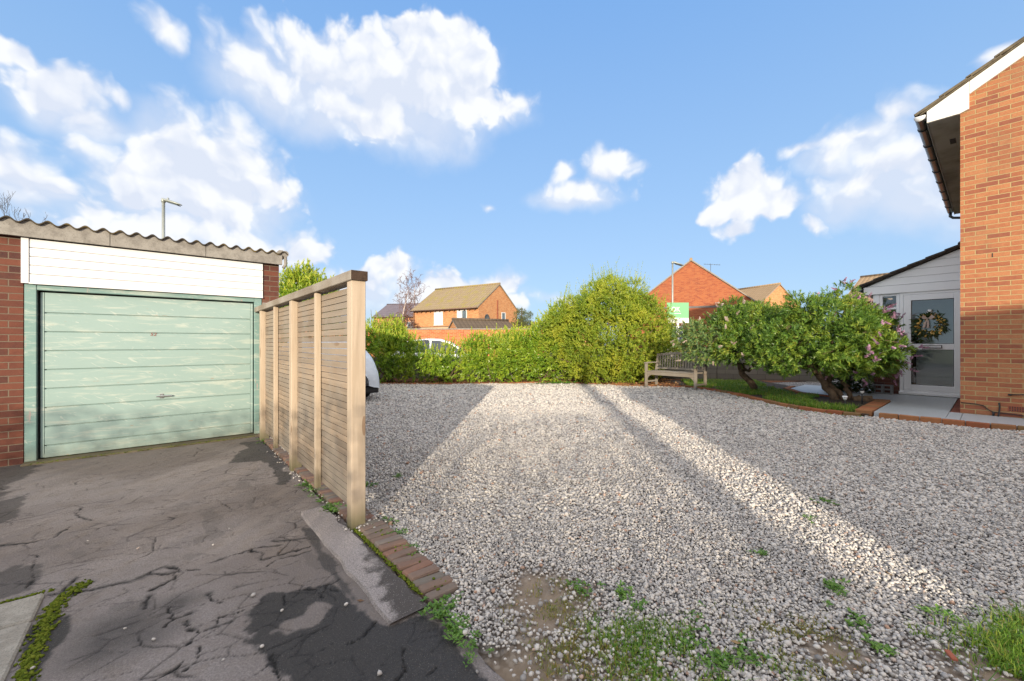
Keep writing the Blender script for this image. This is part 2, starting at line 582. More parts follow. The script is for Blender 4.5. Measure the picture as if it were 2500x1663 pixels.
def m_glass(name, tint=(0.75, 0.8, 0.8), refl=0.9):
    m, b = mat(name)
    fr = b.n('ShaderNodeFresnel', None, IOR=1.5)
    tr = b.n('ShaderNodeBsdfTransparent', None, Color=tint)
    gl = b.n('ShaderNodeBsdfGlossy', None, Color=(refl, refl, refl), Roughness=0.02)
    mx = b.n('ShaderNodeMixShader', None, i0=b.m('ADD', fr.outputs[0], 0.03), i1=tr.outputs[0], i2=gl.outputs[0])
    b.nt.links.new(mx.outputs[0], b.nt.nodes['Material Output'].inputs[0])
    return m

def m_tiles(name, c1, c2, moss=None, col_w=0.3, row=0.24, along='x', ribs=1.0):
    """pantile roof: ribs down the slope, courses across it"""
    m, b = mat(name)
    x, y, z = b.sep(b.P)
    u = x if along == 'x' else y
    cu = b.m('ABSOLUTE', b.m('SINE', b.m('MULTIPLY', u, PI / col_w)))
    rz = b.m('FRACT', b.m('DIVIDE', z, row))
    cell = b.xyz(b.m('FLOOR', b.m('DIVIDE', u, col_w)), b.m('FLOOR', b.m('DIVIDE', z, row)), 0.0)
    rnd = b.n('ShaderNodeTexWhiteNoise', {'noise_dimensions': '2D'}, Vector=cell).outputs[0]
    n = b.noise(b.P, 1.6, 4, 0.65)
    f = b.noise(b.P, 25, 3)
    c = b.mix(b.m('ADD', b.m('MULTIPLY', rnd, 0.45), b.m('MULTIPLY', f, 0.5)), c1, c2)
    c = b.mix(b.m('MULTIPLY', b.step(cu, 0.35, 0.0), 0.6 * ribs), c, tuple(q * 0.35 for q in c1))
    c = b.mix(b.m('MULTIPLY', b.step(rz, 0.16, 0.0), 0.5), c, tuple(q * 0.4 for q in c1))
    if moss: c = b.mix(b.m('MULTIPLY', b.step(n, 0.48, 0.66), 0.8), c, moss)
    h = b.m('ADD', cu, b.m('MULTIPLY', rz, -0.6))
    fin(b, c, 0.9, h, 0.6, 0.03, Specular_IOR_Level=0.2)
    return m


M = {}
def make_materials():
    M['brick_house'] = m_brick('house brick', (0.35, 0.125, 0.06), (0.43, 0.185, 0.085), (0.255, 0.086, 0.053), (0.44, 0.32, 0.155), 0.8, 0.013, 0.3, row=0.0708)
    M['brick_garage'] = m_brick('garage brick', (0.105, 0.036, 0.026), (0.155, 0.054, 0.034), (0.06, 0.026, 0.024), (0.17, 0.13, 0.095), 0.7, 0.011, 0.25)
    M['brick_orange'] = m_brick('orange brick', (0.50, 0.20, 0.075), (0.58, 0.27, 0.11), (0.44, 0.16, 0.06), (0.60, 0.43, 0.26), 0.3, 0.012, 0.08)
    M['brick_red'] = m_brick('red brick', (0.33, 0.088, 0.036), (0.39, 0.125, 0.048), (0.27, 0.066, 0.031), (0.33, 0.19, 0.12), 0.3, 0.009, 0.1)
    M['brick_boundary'] = m_brick('boundary brick', (0.47, 0.13, 0.045), (0.54, 0.19, 0.075), (0.40, 0.10, 0.04), (0.52, 0.32, 0.2), 0.3, 0.012, 0.1)
    M['brick_edge'] = m_rand('edging brick', [(0, (0.30, 0.09, 0.045)), (0.4, (0.36, 0.13, 0.06)), (0.7, (0.21, 0.13, 0.06)), (1, (0.42, 0.16, 0.07))], 0.9, 0, 0.2, 14, 0.5)
    M['brick_old'] = m_rand('old mossy brick', [(0, (0.20, 0.11, 0.08)), (0.3, (0.18, 0.155, 0.13)), (0.6, (0.25, 0.135, 0.095)), (0.8, (0.16, 0.155, 0.13)), (1, (0.21, 0.185, 0.16))], 0.92, 0, 0.2, 22, 0.9)
    M['fence_slat'] = m_wood('larch slat', 'y', (0.37, 0.285, 0.205), (0.26, 0.195, 0.14), (0.27, 0.235, 0.195))
    M['fence_post'] = m_wood('pale post', 'z', (0.51, 0.415, 0.315), (0.40, 0.315, 0.23), None, True)
    M['fence_cap'] = m_wood('grey rail', 'y', (0.36, 0.31, 0.24), (0.27, 0.22, 0.165), (0.33, 0.3, 0.26))
    M['end_grain'] = m_plain('end grain', (0.055, 0.032, 0.02), 0.8, 0, 0.25, 40, 0.5, 200)
    M['bench_wood'] = m_wood('silvered teak', 'x', (0.29, 0.245, 0.19), (0.2, 0.165, 0.125), (0.24, 0.22, 0.19))
    M['white_pvc'] = m_plain('white pvc', (0.70, 0.70, 0.70), 0.4, 0, 0.04, 1.5)
    M['porch_pvc'] = m_plain('porch white pvc', (0.86, 0.87, 0.89), 0.3, 0, 0.03, 2.0)
    M['barge'] = m_plain('white bargeboard', (0.78, 0.765, 0.72), 0.55, 0, 0.04, 3.0)
    M['dark_gap'] = m_plain('dark gap shade', (0.02, 0.025, 0.025), 0.7)  # near-black colour stands in for shade in the garage door gaps
    M['soffit'] = m_plain('soffit board', (0.45, 0.44, 0.42), 0.7, 0, 0.3, 1.6, 0.2, 30, (0.2, 0.18, 0.155))
    M['gutter'] = m_plain('grey gutter', (0.10, 0.115, 0.13), 0.3, 0, 0.2, 4)
    M['black'] = m_plain('black plastic', (0.02, 0.02, 0.022), 0.5)
    M['grey_plastic'] = m_plain('grey plastic', (0.22, 0.23, 0.24), 0.55)
    M['steel'] = m_plain('galvanised steel', (0.36, 0.38, 0.35), 0.5, 0.55, 0.1, 3)
    M['chrome'] = m_plain('chrome', (0.6, 0.6, 0.6), 0.25, 0.9, 0.05)
    M['rust'] = m_plain('red plastic number', (0.25, 0.06, 0.04), 0.6)
    M['glass'] = m_glass('clear pane', (0.93, 0.95, 0.95))
    M['glass_far'] = m_plain('window pane', (0.12, 0.15, 0.17), 0.08, 0, 0.3, 1.5, spec=0.8)
    M['curtain'] = m_plain('white blind', (0.7, 0.72, 0.74), 0.6, 0, 0.06, 3)
    M['tile_main'] = m_plain('mossy roof tile', (0.155, 0.125, 0.08), 0.95, 0, 0.3, 9, 0.8, 45, (0.075, 0.06, 0.04))
    M['tile_porch'] = m_plain('dark roof tile', (0.075, 0.06, 0.05), 0.9, 0, 0.3, 9, 0.8, 45, (0.035, 0.03, 0.027))
    M['tile_brown'] = m_tiles('brown pantiles', (0.26, 0.19, 0.11), (0.31, 0.24, 0.15), (0.27, 0.22, 0.06), 0.32, 0.25)
    M['tile_tan'] = m_tiles('tan pantiles', (0.30, 0.205, 0.12), (0.36, 0.26, 0.16), None, 0.32, 0.25)
    M['tile_slate'] = m_tiles('purple slates', (0.13, 0.11, 0.13), (0.17, 0.145, 0.165), None, 0.4, 0.3, 'x', 0.2)
    M['tile_dark'] = m_tiles('dark small-roof tiles', (0.10, 0.075, 0.055), (0.14, 0.105, 0.075), None, 0.3, 0.2)
    M['soil'] = m_plain('dark soil', (0.055, 0.038, 0.025), 0.95, 0, 0.3, 20, 0.8, 60)
    M['mulch'] = m_rand('orange leaf mulch', [(0, (0.40, 0.19, 0.07)), (0.5, (0.30, 0.12, 0.045)), (1, (0.48, 0.27, 0.11))], 0.9)
    M['mulch_base'] = m_plain('mulch soil', (0.20, 0.08, 0.035), 0.95, 0, 0.3, 12, 0.8, 50)
    M['bark'] = m_plain('brown bark', (0.155, 0.105, 0.065), 0.9, 0, 0.3, 14, 1.0, 40, (0.06, 0.04, 0.027))
    M['birch'] = m_plain('white birch bark', (0.55, 0.47, 0.42), 0.8, 0, 0.3, 5, 0.3, 30, (0.22, 0.15, 0.12))
    M['twig'] = m_plain('birch twigs', (0.20, 0.12, 0.105), 0.85, 0, 0.2, 5)
    M['twig_dark'] = m_plain('dark bare twigs', (0.10, 0.085, 0.075), 0.85, 0, 0.2, 5)
    M['laurel'] = m_rand('laurel leaf', [(0, (0.10, 0.21, 0.02)), (0.45, (0.21, 0.33, 0.03)), (0.8, (0.36, 0.45, 0.045)), (0.95, (0.47, 0.52, 0.06)), (1, (0.46, 0.40, 0.06))], 0.32, 0.3, 0.5, clump=1.7)
    M['laurel_tip'] = m_rand('young laurel leaf', [(0, (0.24, 0.34, 0.035)), (0.5, (0.40, 0.47, 0.055)), (1, (0.52, 0.50, 0.08))], 0.38, 0.35, 0.45)
    M['bush'] = m_rand('variegated leaf', [(0, (0.10, 0.19, 0.026)), (0.3, (0.215, 0.31, 0.036)), (0.6, (0.37, 0.43, 0.05)), (0.9, (0.55, 0.55, 0.075)), (1, (0.54, 0.38, 0.06))], 0.4, 0.36, 0.4, clump=2.0)
    M['hebe'] = m_rand('hebe leaf', [(0, (0.055, 0.13, 0.026)), (0.4, (0.12, 0.225, 0.036)), (0.75, (0.24, 0.33, 0.045)), (0.94, (0.42, 0.45, 0.065)), (1, (0.36, 0.20, 0.05))], 0.36, 0.25, 0.45, clump=3.0)
    M['hebe_grey'] = m_rand('grey green hebe leaf', [(0, (0.08, 0.15, 0.06)), (0.5, (0.16, 0.26, 0.085)), (0.9, (0.28, 0.36, 0.10)), (1, (0.30, 0.15, 0.06))], 0.42, 0.2, 0.4)
    M['pink'] = m_rand('lilac flower', [(0, (0.42, 0.21, 0.40)), (0.5, (0.52, 0.31, 0.48)), (1, (0.62, 0.44, 0.54))], 0.7, 0.2)
    M['faded'] = m_rand('faded flower', [(0, (0.55, 0.42, 0.40)), (1, (0.70, 0.60, 0.55))], 0.7, 0.2)
    M['shade_leaf'] = m_rand('dark shrub leaf', [(0, (0.02, 0.045, 0.012)), (0.8, (0.05, 0.1, 0.02)), (1, (0.12, 0.04, 0.03))], 0.4, 0.15)
    M['pine'] = m_rand('pine needles', [(0, (0.05, 0.075, 0.025)), (0.6, (0.12, 0.14, 0.045)), (1, (0.2, 0.2, 0.07))], 0.6, 0.15)
    M['purple'] = m_rand('purple shrub leaf', [(0, (0.09, 0.035, 0.035)), (0.6, (0.15, 0.065, 0.05)), (1, (0.12, 0.1, 0.04))], 0.6, 0.15)
    M['grass'] = m_rand('grass blade', [(0, (0.07, 0.17, 0.02)), (0.5, (0.14, 0.27, 0.03)), (0.85, (0.25, 0.34, 0.045)), (1, (0.36, 0.29, 0.10))], 0.5, 0.3, 0.3)
    M['grass_dry'] = m_rand('yellowing grass blade', [(0, (0.12, 0.18, 0.03)), (0.5, (0.22, 0.23, 0.05)), (1, (0.34, 0.24, 0.09))], 0.6, 0.3, 0.3)
    M['weed'] = m_rand('weed leaf', [(0, (0.06, 0.16, 0.025)), (1, (0.17, 0.30, 0.05))], 0.45, 0.25)
    M['moss'] = m_plain('moss', (0.10, 0.13, 0.012), 0.95, 0, 0.3, 30, 1.0, 90, (0.05, 0.065, 0.01))
    M['stone'] = m_rand('pebble', [(0, (0.155, 0.148, 0.15)), (0.22, (0.315, 0.302, 0.295)), (0.5, (0.49, 0.457, 0.425)), (0.8, (0.63, 0.585, 0.53)), (0.955, (0.62, 0.58, 0.53)), (0.985, (0.40, 0.20, 0.11)), (1, (0.08, 0.08, 0.085))], 0.75, 0, 0.3, 70)
    M['cover'] = None
    # ribbed grey asbestos cement
    m, b = mat('asbestos cement'); M['cement'] = m
    n = b.noise(b.P, 9, 5, 0.7); f = b.noise(b.P, 90, 3, 0.7)
    c = b.mix(b.step(n, 0.35, 0.7), (0.29, 0.272, 0.245), (0.19, 0.175, 0.157))
    c = b.mix(b.m('MULTIPLY', b.step(f, 0.56, 0.7), 0.6), c, (0.10, 0.095, 0.085))
    fin(b, c, 0.95, f, 0.5, 0.004, Specular_IOR_Level=0.2)
    m, b = mat('mossy cement sheet'); M['sheet'] = m
    n = b.noise(b.P, 5, 5, 0.7)
    c = b.mix(b.step(n, 0.45, 0.65), (0.055, 0.048, 0.04), (0.14, 0.105, 0.045))
    fin(b, c, 0.95, n, 0.5, 0.01, Specular_IOR_Level=0.2)
    # mint garage paint, chalked and wiped
    def mint(name, peel):
        m, b = mat(name); M[name] = m
        st = b.noise(b.v('MULTIPLY', b.P, (2.2, 2.2, 16)), 1.0, 6, 0.66, 0.6)
        st2 = b.noise(b.v('MULTIPLY', b.v('ADD', b.P, b.xyz(0.0, 0.0, b.m('MULTIPLY', b.sep(b.P)[0], 0.5))), (7, 7, 22)), 1.0, 4, 0.6, 1.2)
        c = b.mix(b.noise(b.P, 1.4, 3), (0.15, 0.25, 0.235) if peel else (0.245, 0.345, 0.325), (0.2, 0.31, 0.285) if peel else (0.29, 0.385, 0.362))
        chalk = b.m('MULTIPLY', b.step(st, 0.50, 0.68), 0.55)
        c = b.mix(chalk, c, (0.50, 0.53, 0.46))
        c = b.mix(b.m('MULTIPLY', b.step(st2, 0.61, 0.70), 0.45), c, (0.55, 0.57, 0.51))
        if peel:
            c = b.mix(b.step(b.noise(b.v('MULTIPLY', b.P, (14, 14, 3)), 1.0, 5, 0.7), 0.60, 0.63), c, (0.34, 0.29, 0.27))
        zz = b.sep(b.P)[2]
        grime = b.m('MULTIPLY', b.step(b.m('ADD', zz, b.m('MULTIPLY', b.noise(b.v('MULTIPLY', b.P, (11, 11, 3)), 1.0, 4, 0.7), 0.35)), 0.42, 0.16), 0.4)
        c = b.mix(grime, c, (0.24, 0.25, 0.19))
        rs = b.noise(b.v('MULTIPLY', b.P, (9, 9, 30)), 1.0, 3)
        c = b.mix(b.m('MULTIPLY', b.step(rs, 0.70, 0.76), 0.5), c, (0.32, 0.2, 0.12))
        fin(b, c, 0.55, st, 0.12, 0.004, Specular_IOR_Level=0.35)
    mint('mint', False); mint('mint_peel', True)
    # paving
    m, b = mat('blue grey porcelain slab'); M['slab'] = m
    n = b.noise(b.v('MULTIPLY', b.P, (2, 14, 2)), 1.0, 4, 0.6)
    c = b.mix(n, (0.31, 0.335, 0.355), (0.40, 0.425, 0.44))
    fin(b, c, 0.45, n, 0.05, 0.003)
    # block wall
    m, b = mat('grey concrete block'); M['block'] = m
    u, z = wall_uv(b)
    bt = b.n('ShaderNodeTexBrick', {'offset': 0.5}, Vector=b.xyz(u, z, 0.0), Scale=1.0)
    for k, v in (('Color1', (0.17, 0.16, 0.145, 1)), ('Color2', (0.26, 0.24, 0.21, 1)), ('Mortar', (0.09, 0.085, 0.08, 1))): bt.inputs[k].default_value = v
    for k, v in (('Mortar Size', 0.006), ('Brick Width', 0.44), ('Row Height', 0.145)): bt.inputs[k].default_value = v
    n = b.noise(b.P, 6, 4, 0.7)
    fin(b, b.mix(b.m('MULTIPLY', n, 0.6), bt.outputs[0], (0.17, 0.15, 0.11)), 0.95, b.m('SUBTRACT', b.m('MULTIPLY', n, 0.4), bt.outputs['Fac']), 0.6, 0.01)
    # crinkled silver cover
    m, b = mat('silver car cover'); M['cover'] = m
    n = b.noise(b.v('MULTIPLY', b.P, (3, 3, 6)), 2.0, 5, 0.6, 0.5)
    c = b.mix(n, (0.58, 0.64, 0.72), (0.74, 0.78, 0.83))
    fin(b, c, 0.38, n, 0.5, 0.03, Specular_IOR_Level=0.6)
    # car paint
    M['car_white'] = m_plain('white car paint', (0.78, 0.79, 0.80), 0.25, 0, 0.02, 1, coat=0.5)
    M['car_glass'] = m_plain('car glass', (0.03, 0.04, 0.05), 0.05, 0, 0.1, 1, spec=0.9)
    M['tyre'] = m_plain('tyre rubber', (0.02, 0.02, 0.02), 0.8)
    M['sign_green'] = m_plain('green sign board', (0.17, 0.42, 0.22), 0.5, 0, 0.03, 2)
    M['sign_white'] = m_plain('white sign board', (0.80, 0.80, 0.80), 0.5, 0, 0.03, 2)
    M['letter_white'] = m_plain('white lettering', (0.85, 0.87, 0.85), 0.5)
    M['letter_dark'] = m_plain('dark lettering', (0.05, 0.05, 0.05), 0.5)
    M['gold'] = m_rand('gold leaf', [(0, (0.45, 0.26, 0.05)), (1, (0.7, 0.46, 0.12))], 0.35)
    M['ribbon'] = m_plain('pink ribbon', (0.55, 0.42, 0.36), 0.6)
    M['plaster'] = m_plain('porch plaster', (0.76, 0.78, 0.77), 0.8, 0, 0.05, 3)
    # wall of the hidden blocks behind
    M['far_ground'] = m_plain('verge grass and earth', (0.09, 0.10, 0.035), 0.95, 0, 0.3, 0.6, 0.5, 8)
    M['road'] = m_plain('road asphalt', (0.09, 0.088, 0.085), 0.9, 0, 0.2, 3, 0.4, 90)
make_materials()

# ------------------------------------------------------------------ the ground
def sheet(name, poly, z, m, kind='structure', thick=None, **kw):
    mb = MB()
    if thick:
        mb.prism([(p[0], p[1], z - thick) for p in poly], (0, 0, thick))
    else:
        mb.add([(p[0], p[1], z) for p in poly], [list(range(len(poly)))], False)
    o = mb.build(name, m)
    return tag(o, kind=kind, **kw)

o = sheet('ground', [(-400, -400), (400, -400), (400, 400), (-400, 400)], -0.08, M['far_ground'])
o = sheet('road', [tuple(W(-40, 15.6)[:2]), tuple(W(40, 15.6)[:2]), tuple(W(40, 20.6)[:2]), tuple(W(-40, 20.6)[:2])], -0.04, M['road'])
o = sheet('yard', [tuple(W(-30, -8)[:2]), tuple(W(30, -8)[:2]), tuple(W(30, 1.2)[:2]), tuple(W(-30, 1.2)[:2])], -0.06, M['road'])

def blobs_px(x, y, items):
    """union of soft discs given in photo pixels on z=0: (px, py, radius m, weight)"""
    r = np.zeros_like(x)
    for px, py, rad, w in items:
        p = G(px, py, z=0.0)
        r = np.maximum(r, w * np.clip(1.3 - np.hypot(x - p.x, y - p.y) / rad, 0, 1))
    return r

CRACKS = [
    [(98, 1453), (150, 1449), (175, 1447), (249, 1433), (318, 1418), (366, 1402), (424, 1397), (455, 1392), (493, 1389)],
    [(345, 1410), (372, 1392), (404, 1380), (428, 1385), (436, 1398)], [(424, 1398), (426, 1412), (396, 1428), (372, 1438)],
    [(509, 1376), (560, 1357), (610, 1341), (650, 1334), (686, 1331)], [(610, 1341), (640, 1352), (634, 1369), (668, 1358), (752, 1335)],
    [(636, 1391), (690, 1363), (735, 1352), (757, 1342)], [(668, 1320), (715, 1318), (752, 1312)],
    [(60, 1440), (82, 1410), (78, 1385), (90, 1360), (82, 1352)], [(0, 1330), (60, 1325), (130, 1312), (178, 1283)], [(160, 1272), (192, 1264), (188, 1250), (198, 1240)], [(192, 1264), (230, 1271)],
    [(406, 1530), (418, 1515), (412, 1484)], [(418, 1512), (462, 1500)], [(352, 1488), (356, 1470), (366, 1455)], [(454, 1516), (462, 1536), (490, 1544), (466, 1560), (460, 1572)],
    [(490, 1544), (530, 1528), (532, 1508), (588, 1494), (640, 1474)], [(532, 1528), (568, 1514)],
    [(372, 1663), (410, 1640), (444, 1620)], [(448, 1640), (486, 1612), (488, 1580)], [(512, 1450), (520, 1468), (545, 1470)],
    [(985, 1590), (975, 1610), (990, 1640), (968, 1663)], [(1040, 1650), (1062, 1630)], [(660, 1603), (672, 1650), (700, 1700)], [(700, 1475), (690, 1455), (730, 1440)],
    [(790, 1455), (798, 1430), (830, 1415)], [(745, 1440), (790, 1432), (835, 1442)], [(840, 1580), (880, 1555), (915, 1520)], [(150, 1447), (170, 1430), (188, 1410)],
]

def make_driveway():
    st = 0.0085
    xs = np.arange(-1.75, 1.0401, st); ys = np.arange(0.9, 6.981, st)
    X, Y = np.meshgrid(xs, ys, indexing='ij')
    wx = (fbm(X * 3, Y * 3, 31, 4) - 0.5) * 0.16; wy = (fbm(X * 3, Y * 3, 47, 4) - 0.5) * 0.16
    # web of fine cracks: cell borders of a jittered grid, in broken lengths
    def cells(x, y, sx, sy, seed):
        rg = np.random.default_rng(seed).random((128, 128, 2))
        u = x / sx; v = y / sy
        iu = np.floor(u).astype(int); iv = np.floor(v).astype(int)
        f1 = np.full(x.shape, 9.0); f2 = np.full(x.shape, 9.0)
        for a in (-1, 0, 1):
            for c in (-1, 0, 1):
                r = rg[(iu + a) % 128, (iv + c) % 128]
                d = np.hypot(iu + a + r[..., 0] - u, iv + c + r[..., 1] - v)
                f2 = np.minimum(f2, np.maximum(f1, d)); f1 = np.minimum(f1, d)
        return f2 - f1
    c1 = cells(X + wx, Y + wy, 0.50, 0.24, 5)
    keep = fbm(X * 4, Y * 4, 77, 3)
    crack = np.clip(1 - c1 / 0.026, 0, 1) * np.clip((keep - 0.47) / 0.06, 0, 1) * 0.85
    c2 = cells(X + wx * 0.6, Y + wy * 0.6, 0.23, 0.11, 9)
    crack = np.maximum(crack, np.clip(1 - c2 / 0.05, 0, 1) * np.clip((fbm(X * 6, Y * 6, 99, 3) - 0.50) / 0.05, 0, 1) * 0.6)
    wid = 0.0020 + 0.030 * np.clip(fbm(X * 15, Y * 15, 12, 4, 0.7) - 0.44, 0, 1)
    jx = (fbm(X * 13, Y * 13, 3, 5, 0.75) - 0.5) * 0.055; jy = (fbm(X * 13, Y * 13, 8, 5, 0.75) - 0.5) * 0.055
    main = np.full(X.shape, 9.0)
    for ln in CRACKS:
        pts = [tuple(G(px, py, z=0.0)[:2]) for px, py in ln]
        main = np.minimum(main, dist_poly(X + jx, Y + jy, pts))
    crack = np.maximum(crack, np.clip(1.5 - main / wid, 0, 1))
    halo = np.clip(1.2 - main / (0.003 + 0.13 * np.clip(fbm(X * 7, Y * 7, 140, 5, 0.65) - 0.48, 0, 1)), 0, 1)
    # damp, sealed and oily areas, each with its own outline
    n = fbm(X * 5, Y * 5, 21, 6, 0.62)
    def area(px, soft=0.05, amp=0.34):
        poly = [tuple(G(a, c, z=0.0)[:2]) for a, c in px]
        ins = inside(X, Y, poly); d = dist_poly(X, Y, poly, True)
        s = np.where(ins, d, -d) + (n - 0.5) * amp
        return np.clip(s / (soft * 0.5) + 0.5, 0, 1)
    wet = area([(612, 1580), (615, 1500), (655, 1448), (700, 1445), (745, 1432), (815, 1415), (868, 1458), (900, 1500), (950, 1535), (1035, 1500), (1120, 1550), (1165, 1650), (1180, 1700), (690, 1700), (655, 1600)], 0.03, 0.2)
    isl = area([(655, 1545), (700, 1555), (780, 1520), (808, 1480), (770, 1470), (740, 1500), (690, 1510)], 0.03, 0.12)
    wet = wet * (1 - isl)
    wet = np.maximum(wet, area([(85, 1530), (160, 1505), (150, 1560), (125, 1600), (95, 1663), (60, 1700), (30, 1663), (70, 1580)], 0.03, 0.16))
    wet = np.maximum(wet, 0.8 * area([(740, 1290), (770, 1290), (830, 1400), (880, 1460), (860, 1480), (800, 1400), (765, 1350)], 0.03, 0.1))
    wet = np.maximum(wet, 0.85 * area([(600, 1080), (650, 1075), (690, 1130), (720, 1170), (690, 1180), (640, 1125), (560, 1130)], 0.04, 0.25))
    wet = np.maximum(wet, 0.75 * area([(-40, 1130), (60, 1130), (130, 1115), (40, 1180), (-40, 1240)], 0.1, 0.35))
    wet = np.maximum(wet, 0.7 * area([(-40, 1235), (50, 1215), (60, 1260), (-40, 1290)], 0.05, 0.3))
    wet = np.maximum(wet, 0.7 * area([(-40, 1395), (40, 1385), (80, 1400), (70, 1440), (0, 1460), (-40, 1460)], 0.05, 0.3))
    spots = np.clip((fbm(X * 7, Y * 4, 61, 4) - 0.66) / 0.03, 0, 1) * np.clip((fbm(X * 1.2, Y * 1.2, 65, 2) - 0.45) / 0.1, 0, 1)
    wet = np.maximum(wet, spots * 0.25)
    wet = np.maximum(wet, halo * 0.75)
    oil = blobs_px(X, Y, [(300, 1545, 0.24, 1), (350, 1525, 0.18, .8), (270, 1575, 0.16, .9), (430, 1478, 0.12, .8)])
    oil = np.clip(oil * (0.35 + 1.1 * n), 0, 1)
    pale = np.clip((fbm(X * 1.1 + 3, Y * 1.5, 201, 4) - 0.42) / 0.25, 0, 1)
    Z = (fbm(X * 1.5, Y * 1.5, 88, 2) - 0.5) * 0.012 - crack * 0.009
    edge = (X > 1.0)
    X2 = X.copy(); X2[-1, :] = 1.03 + (fbm(Y[-1, :] * 6, Y[-1, :] * 0, 5, 3) - 0.5) * 0.1
    X2[-2, :] = 0.5 * (X2[-1, :] + X2[-3, :])
    Z[-1, :] = -0.02
    # skirts out to the edges of the frame and behind the photographer
    nx, ny = X.shape
    V = np.stack([X2, Y, Z], -1).reshape(-1, 3)
    idx = np.arange(nx * ny).reshape(nx, ny)
    F = np.stack([idx[:-1, :-1], idx[1:, :-1], idx[1:, 1:], idx[:-1, 1:]], -1).reshape(-1, 4)
    ex = np.array([(-9, -6.5, -.01), (-1.75, -6.5, -.01), (-1.75, 6.98, -.01), (-9, 6.98, -.01), (-1.75, .9, -.01), (1.03, .9, -.01), (1.03, -6.5, -.01)])
    k = len(V)
    V = np.concatenate([V, ex]); F = np.concatenate([F, [(k, k + 1, k + 2, k + 3), (k + 1, k + 6, k + 5, k + 4)]])
    pad = np.zeros(7)
    at = {'crack': np.r_[crack.ravel(), pad], 'wet': np.r_[wet.ravel(), pad], 'oil': np.r_[oil.ravel(), pad], 'pale': np.r_[pale.ravel(), pad + .5]}
    m, b = mat('cracked asphalt')
    A = lambda nm: b.n('ShaderNodeAttribute', {'attribute_name': nm}).outputs['Fac']
    f = b.step(b.noise(b.P, 110, 4, 0.75), 0.34, 0.66); g = b.noise(b.P, 8, 5, 0.65)
    sp = b.vor(b.P, 140)
    c = b.mix(A('pale'), (0.235, 0.202, 0.186), (0.325, 0.29, 0.276))
    c = b.mix(b.m('MULTIPLY', b.step(g, 0.45, 0.75), 0.45), c, (0.205, 0.165, 0.13))
    c = b.mix(b.m('MULTIPLY', f, 0.42), c, (0.105, 0.092, 0.085))
    c = b.mix(b.m('MULTIPLY', A('oil'), 0.8), c, (0.05, 0.05, 0.052))
    c = b.mix(b.m('MULTIPLY', A('wet'), 0.93), c, b.mix(f, (0.030, 0.030, 0.032), (0.058, 0.055, 0.054)))
    c = b.mix(b.m('MULTIPLY', b.m('LESS_THAN', sp, 0.13), b.step(g, 0.3, 0.6)), c, (0.38, 0.35, 0.31))
    c = b.mix(A('crack'), c, (0.018, 0.017, 0.016))
    fin(b, c, b.fmix(A('wet'), 0.9, 0.62), f, 0.9, 0.004, Specular_IOR_Level=0.25)
    o = np_mesh('driveway', V, F, m, attrs=at, smooth=True)
    tag(o, kind='structure')
make_driveway()

BRICK_X0, BRICK_X1 = 1.03, 1.225          # the old brick strip beside the drive runs along Y
# the bed and path edging, as a polyline of ground points
EDGE_BED = [Vector(q) for q in ((10.62, 5.35, 0), (10.38, 4.67, 0), (9.9, 3.9, 0), (9.6, 3.5, 0), (9.15, 3.0, 0), (8.8, 2.6, 0), (8.58, 2.25, 0), (8.45, 1.95, 0), (8.38, 1.6, 0), (8.36, 1.26, 0))]
EDGE_PATH = [Vector(q) for q in ((8.36, 1.26, 0), (8.37, 0.84, 0), (8.39, 0.43, 0), (8.40, -0.25, 0), (8.40, -1.9, 0))]
BACK = [W(-6.0, 13.2), W(-3.4, 13.15), W(-1.2, 13.25), W(0.6, 13.5), W(1.6, 13.2), W(2.6, 12.3), W(3.3, 11.75), W(4.1, 11.25), W(4.9, 10.75), EDGE_BED[0]]
GRAVEL_POLY = [(BRICK_X1 - .02, -2.0), (BRICK_X1 - .02, 1.83), (BRICK_X1, 2.9), (1.12, 3.05), (1.12, 7.0), (1.4, 7.0), (1.4, 16.0)] + [tuple(p[:2]) for p in BACK] + [tuple(p[:2]) for p in EDGE_BED[1:]] + [tuple(p[:2]) for p in EDGE_PATH[1:]] + [(8.4, -6.0)]
FRONT_POLY = [(1.04, -2.0), (1.04, 1.30), (1.03, 1.55), (1.06, 1.83), (BRICK_X1 + .02, 1.83), (BRICK_X1 + .02, -2.0)]

SOIL_PX = [(1330, 1450, .30, 1.0), (1345, 1520, .22, .9), (1350, 1590, .3, .9), (1230, 1645, .22, 1.1), (1300, 1640, .28, .9), (1420, 1660, .3, .7), (2040, 1590, .16, .8), (2420, 1640, .22, .9), (1290, 1560, .2, .5), (2330, 1600, .18, .6), (1550, 1600, .2, .5)]
GRASS_PX = [(1480, 1545, .12, 1.0), (1540, 1520, .10, .9), (1520, 1570, .14, 1.0), (1590, 1545, .10, .8), (1640, 1540, .13, .9), (1620, 1600, .22, 1.0), (1660, 1640, .22, 1.2), (1590, 1650, .2, .9),
            (1750, 1645, .16, .5), (1700, 1580, .12, .6), (2250, 1545, .07, .8), (2290, 1555, .06, .7), (2330, 1572, .05, .5), (2350, 1610, .06, .6), (1860, 1640, .14, .5), (1900, 1655, .12, .5)]
DRY_PX = [(1370, 1460, .16, .6), (1340, 1440, .12, .5), (1310, 1500, .16, .5), (1400, 1500, .14, .5), (1380, 1570, .16, .6), (1410, 1610, .2, .7), (1450, 1650, .22, .8), (1890, 1550, .22, .9), (1940, 1570, .2, 1.0), (1980, 1580, .16, .7), (2010, 1535, .12, .4), (1560, 1640, .16, .6)]
def ground_discs(x, y, items):
    r = np.zeros_like(np.asarray(x, dtype=float))
    for px, py, rad, w in items:
        p = G(px, py)
        r = np.maximum(r, w * np.clip(1.25 - np.hypot(x - p.x, y - p.y) / rad, 0, 1))
    return r

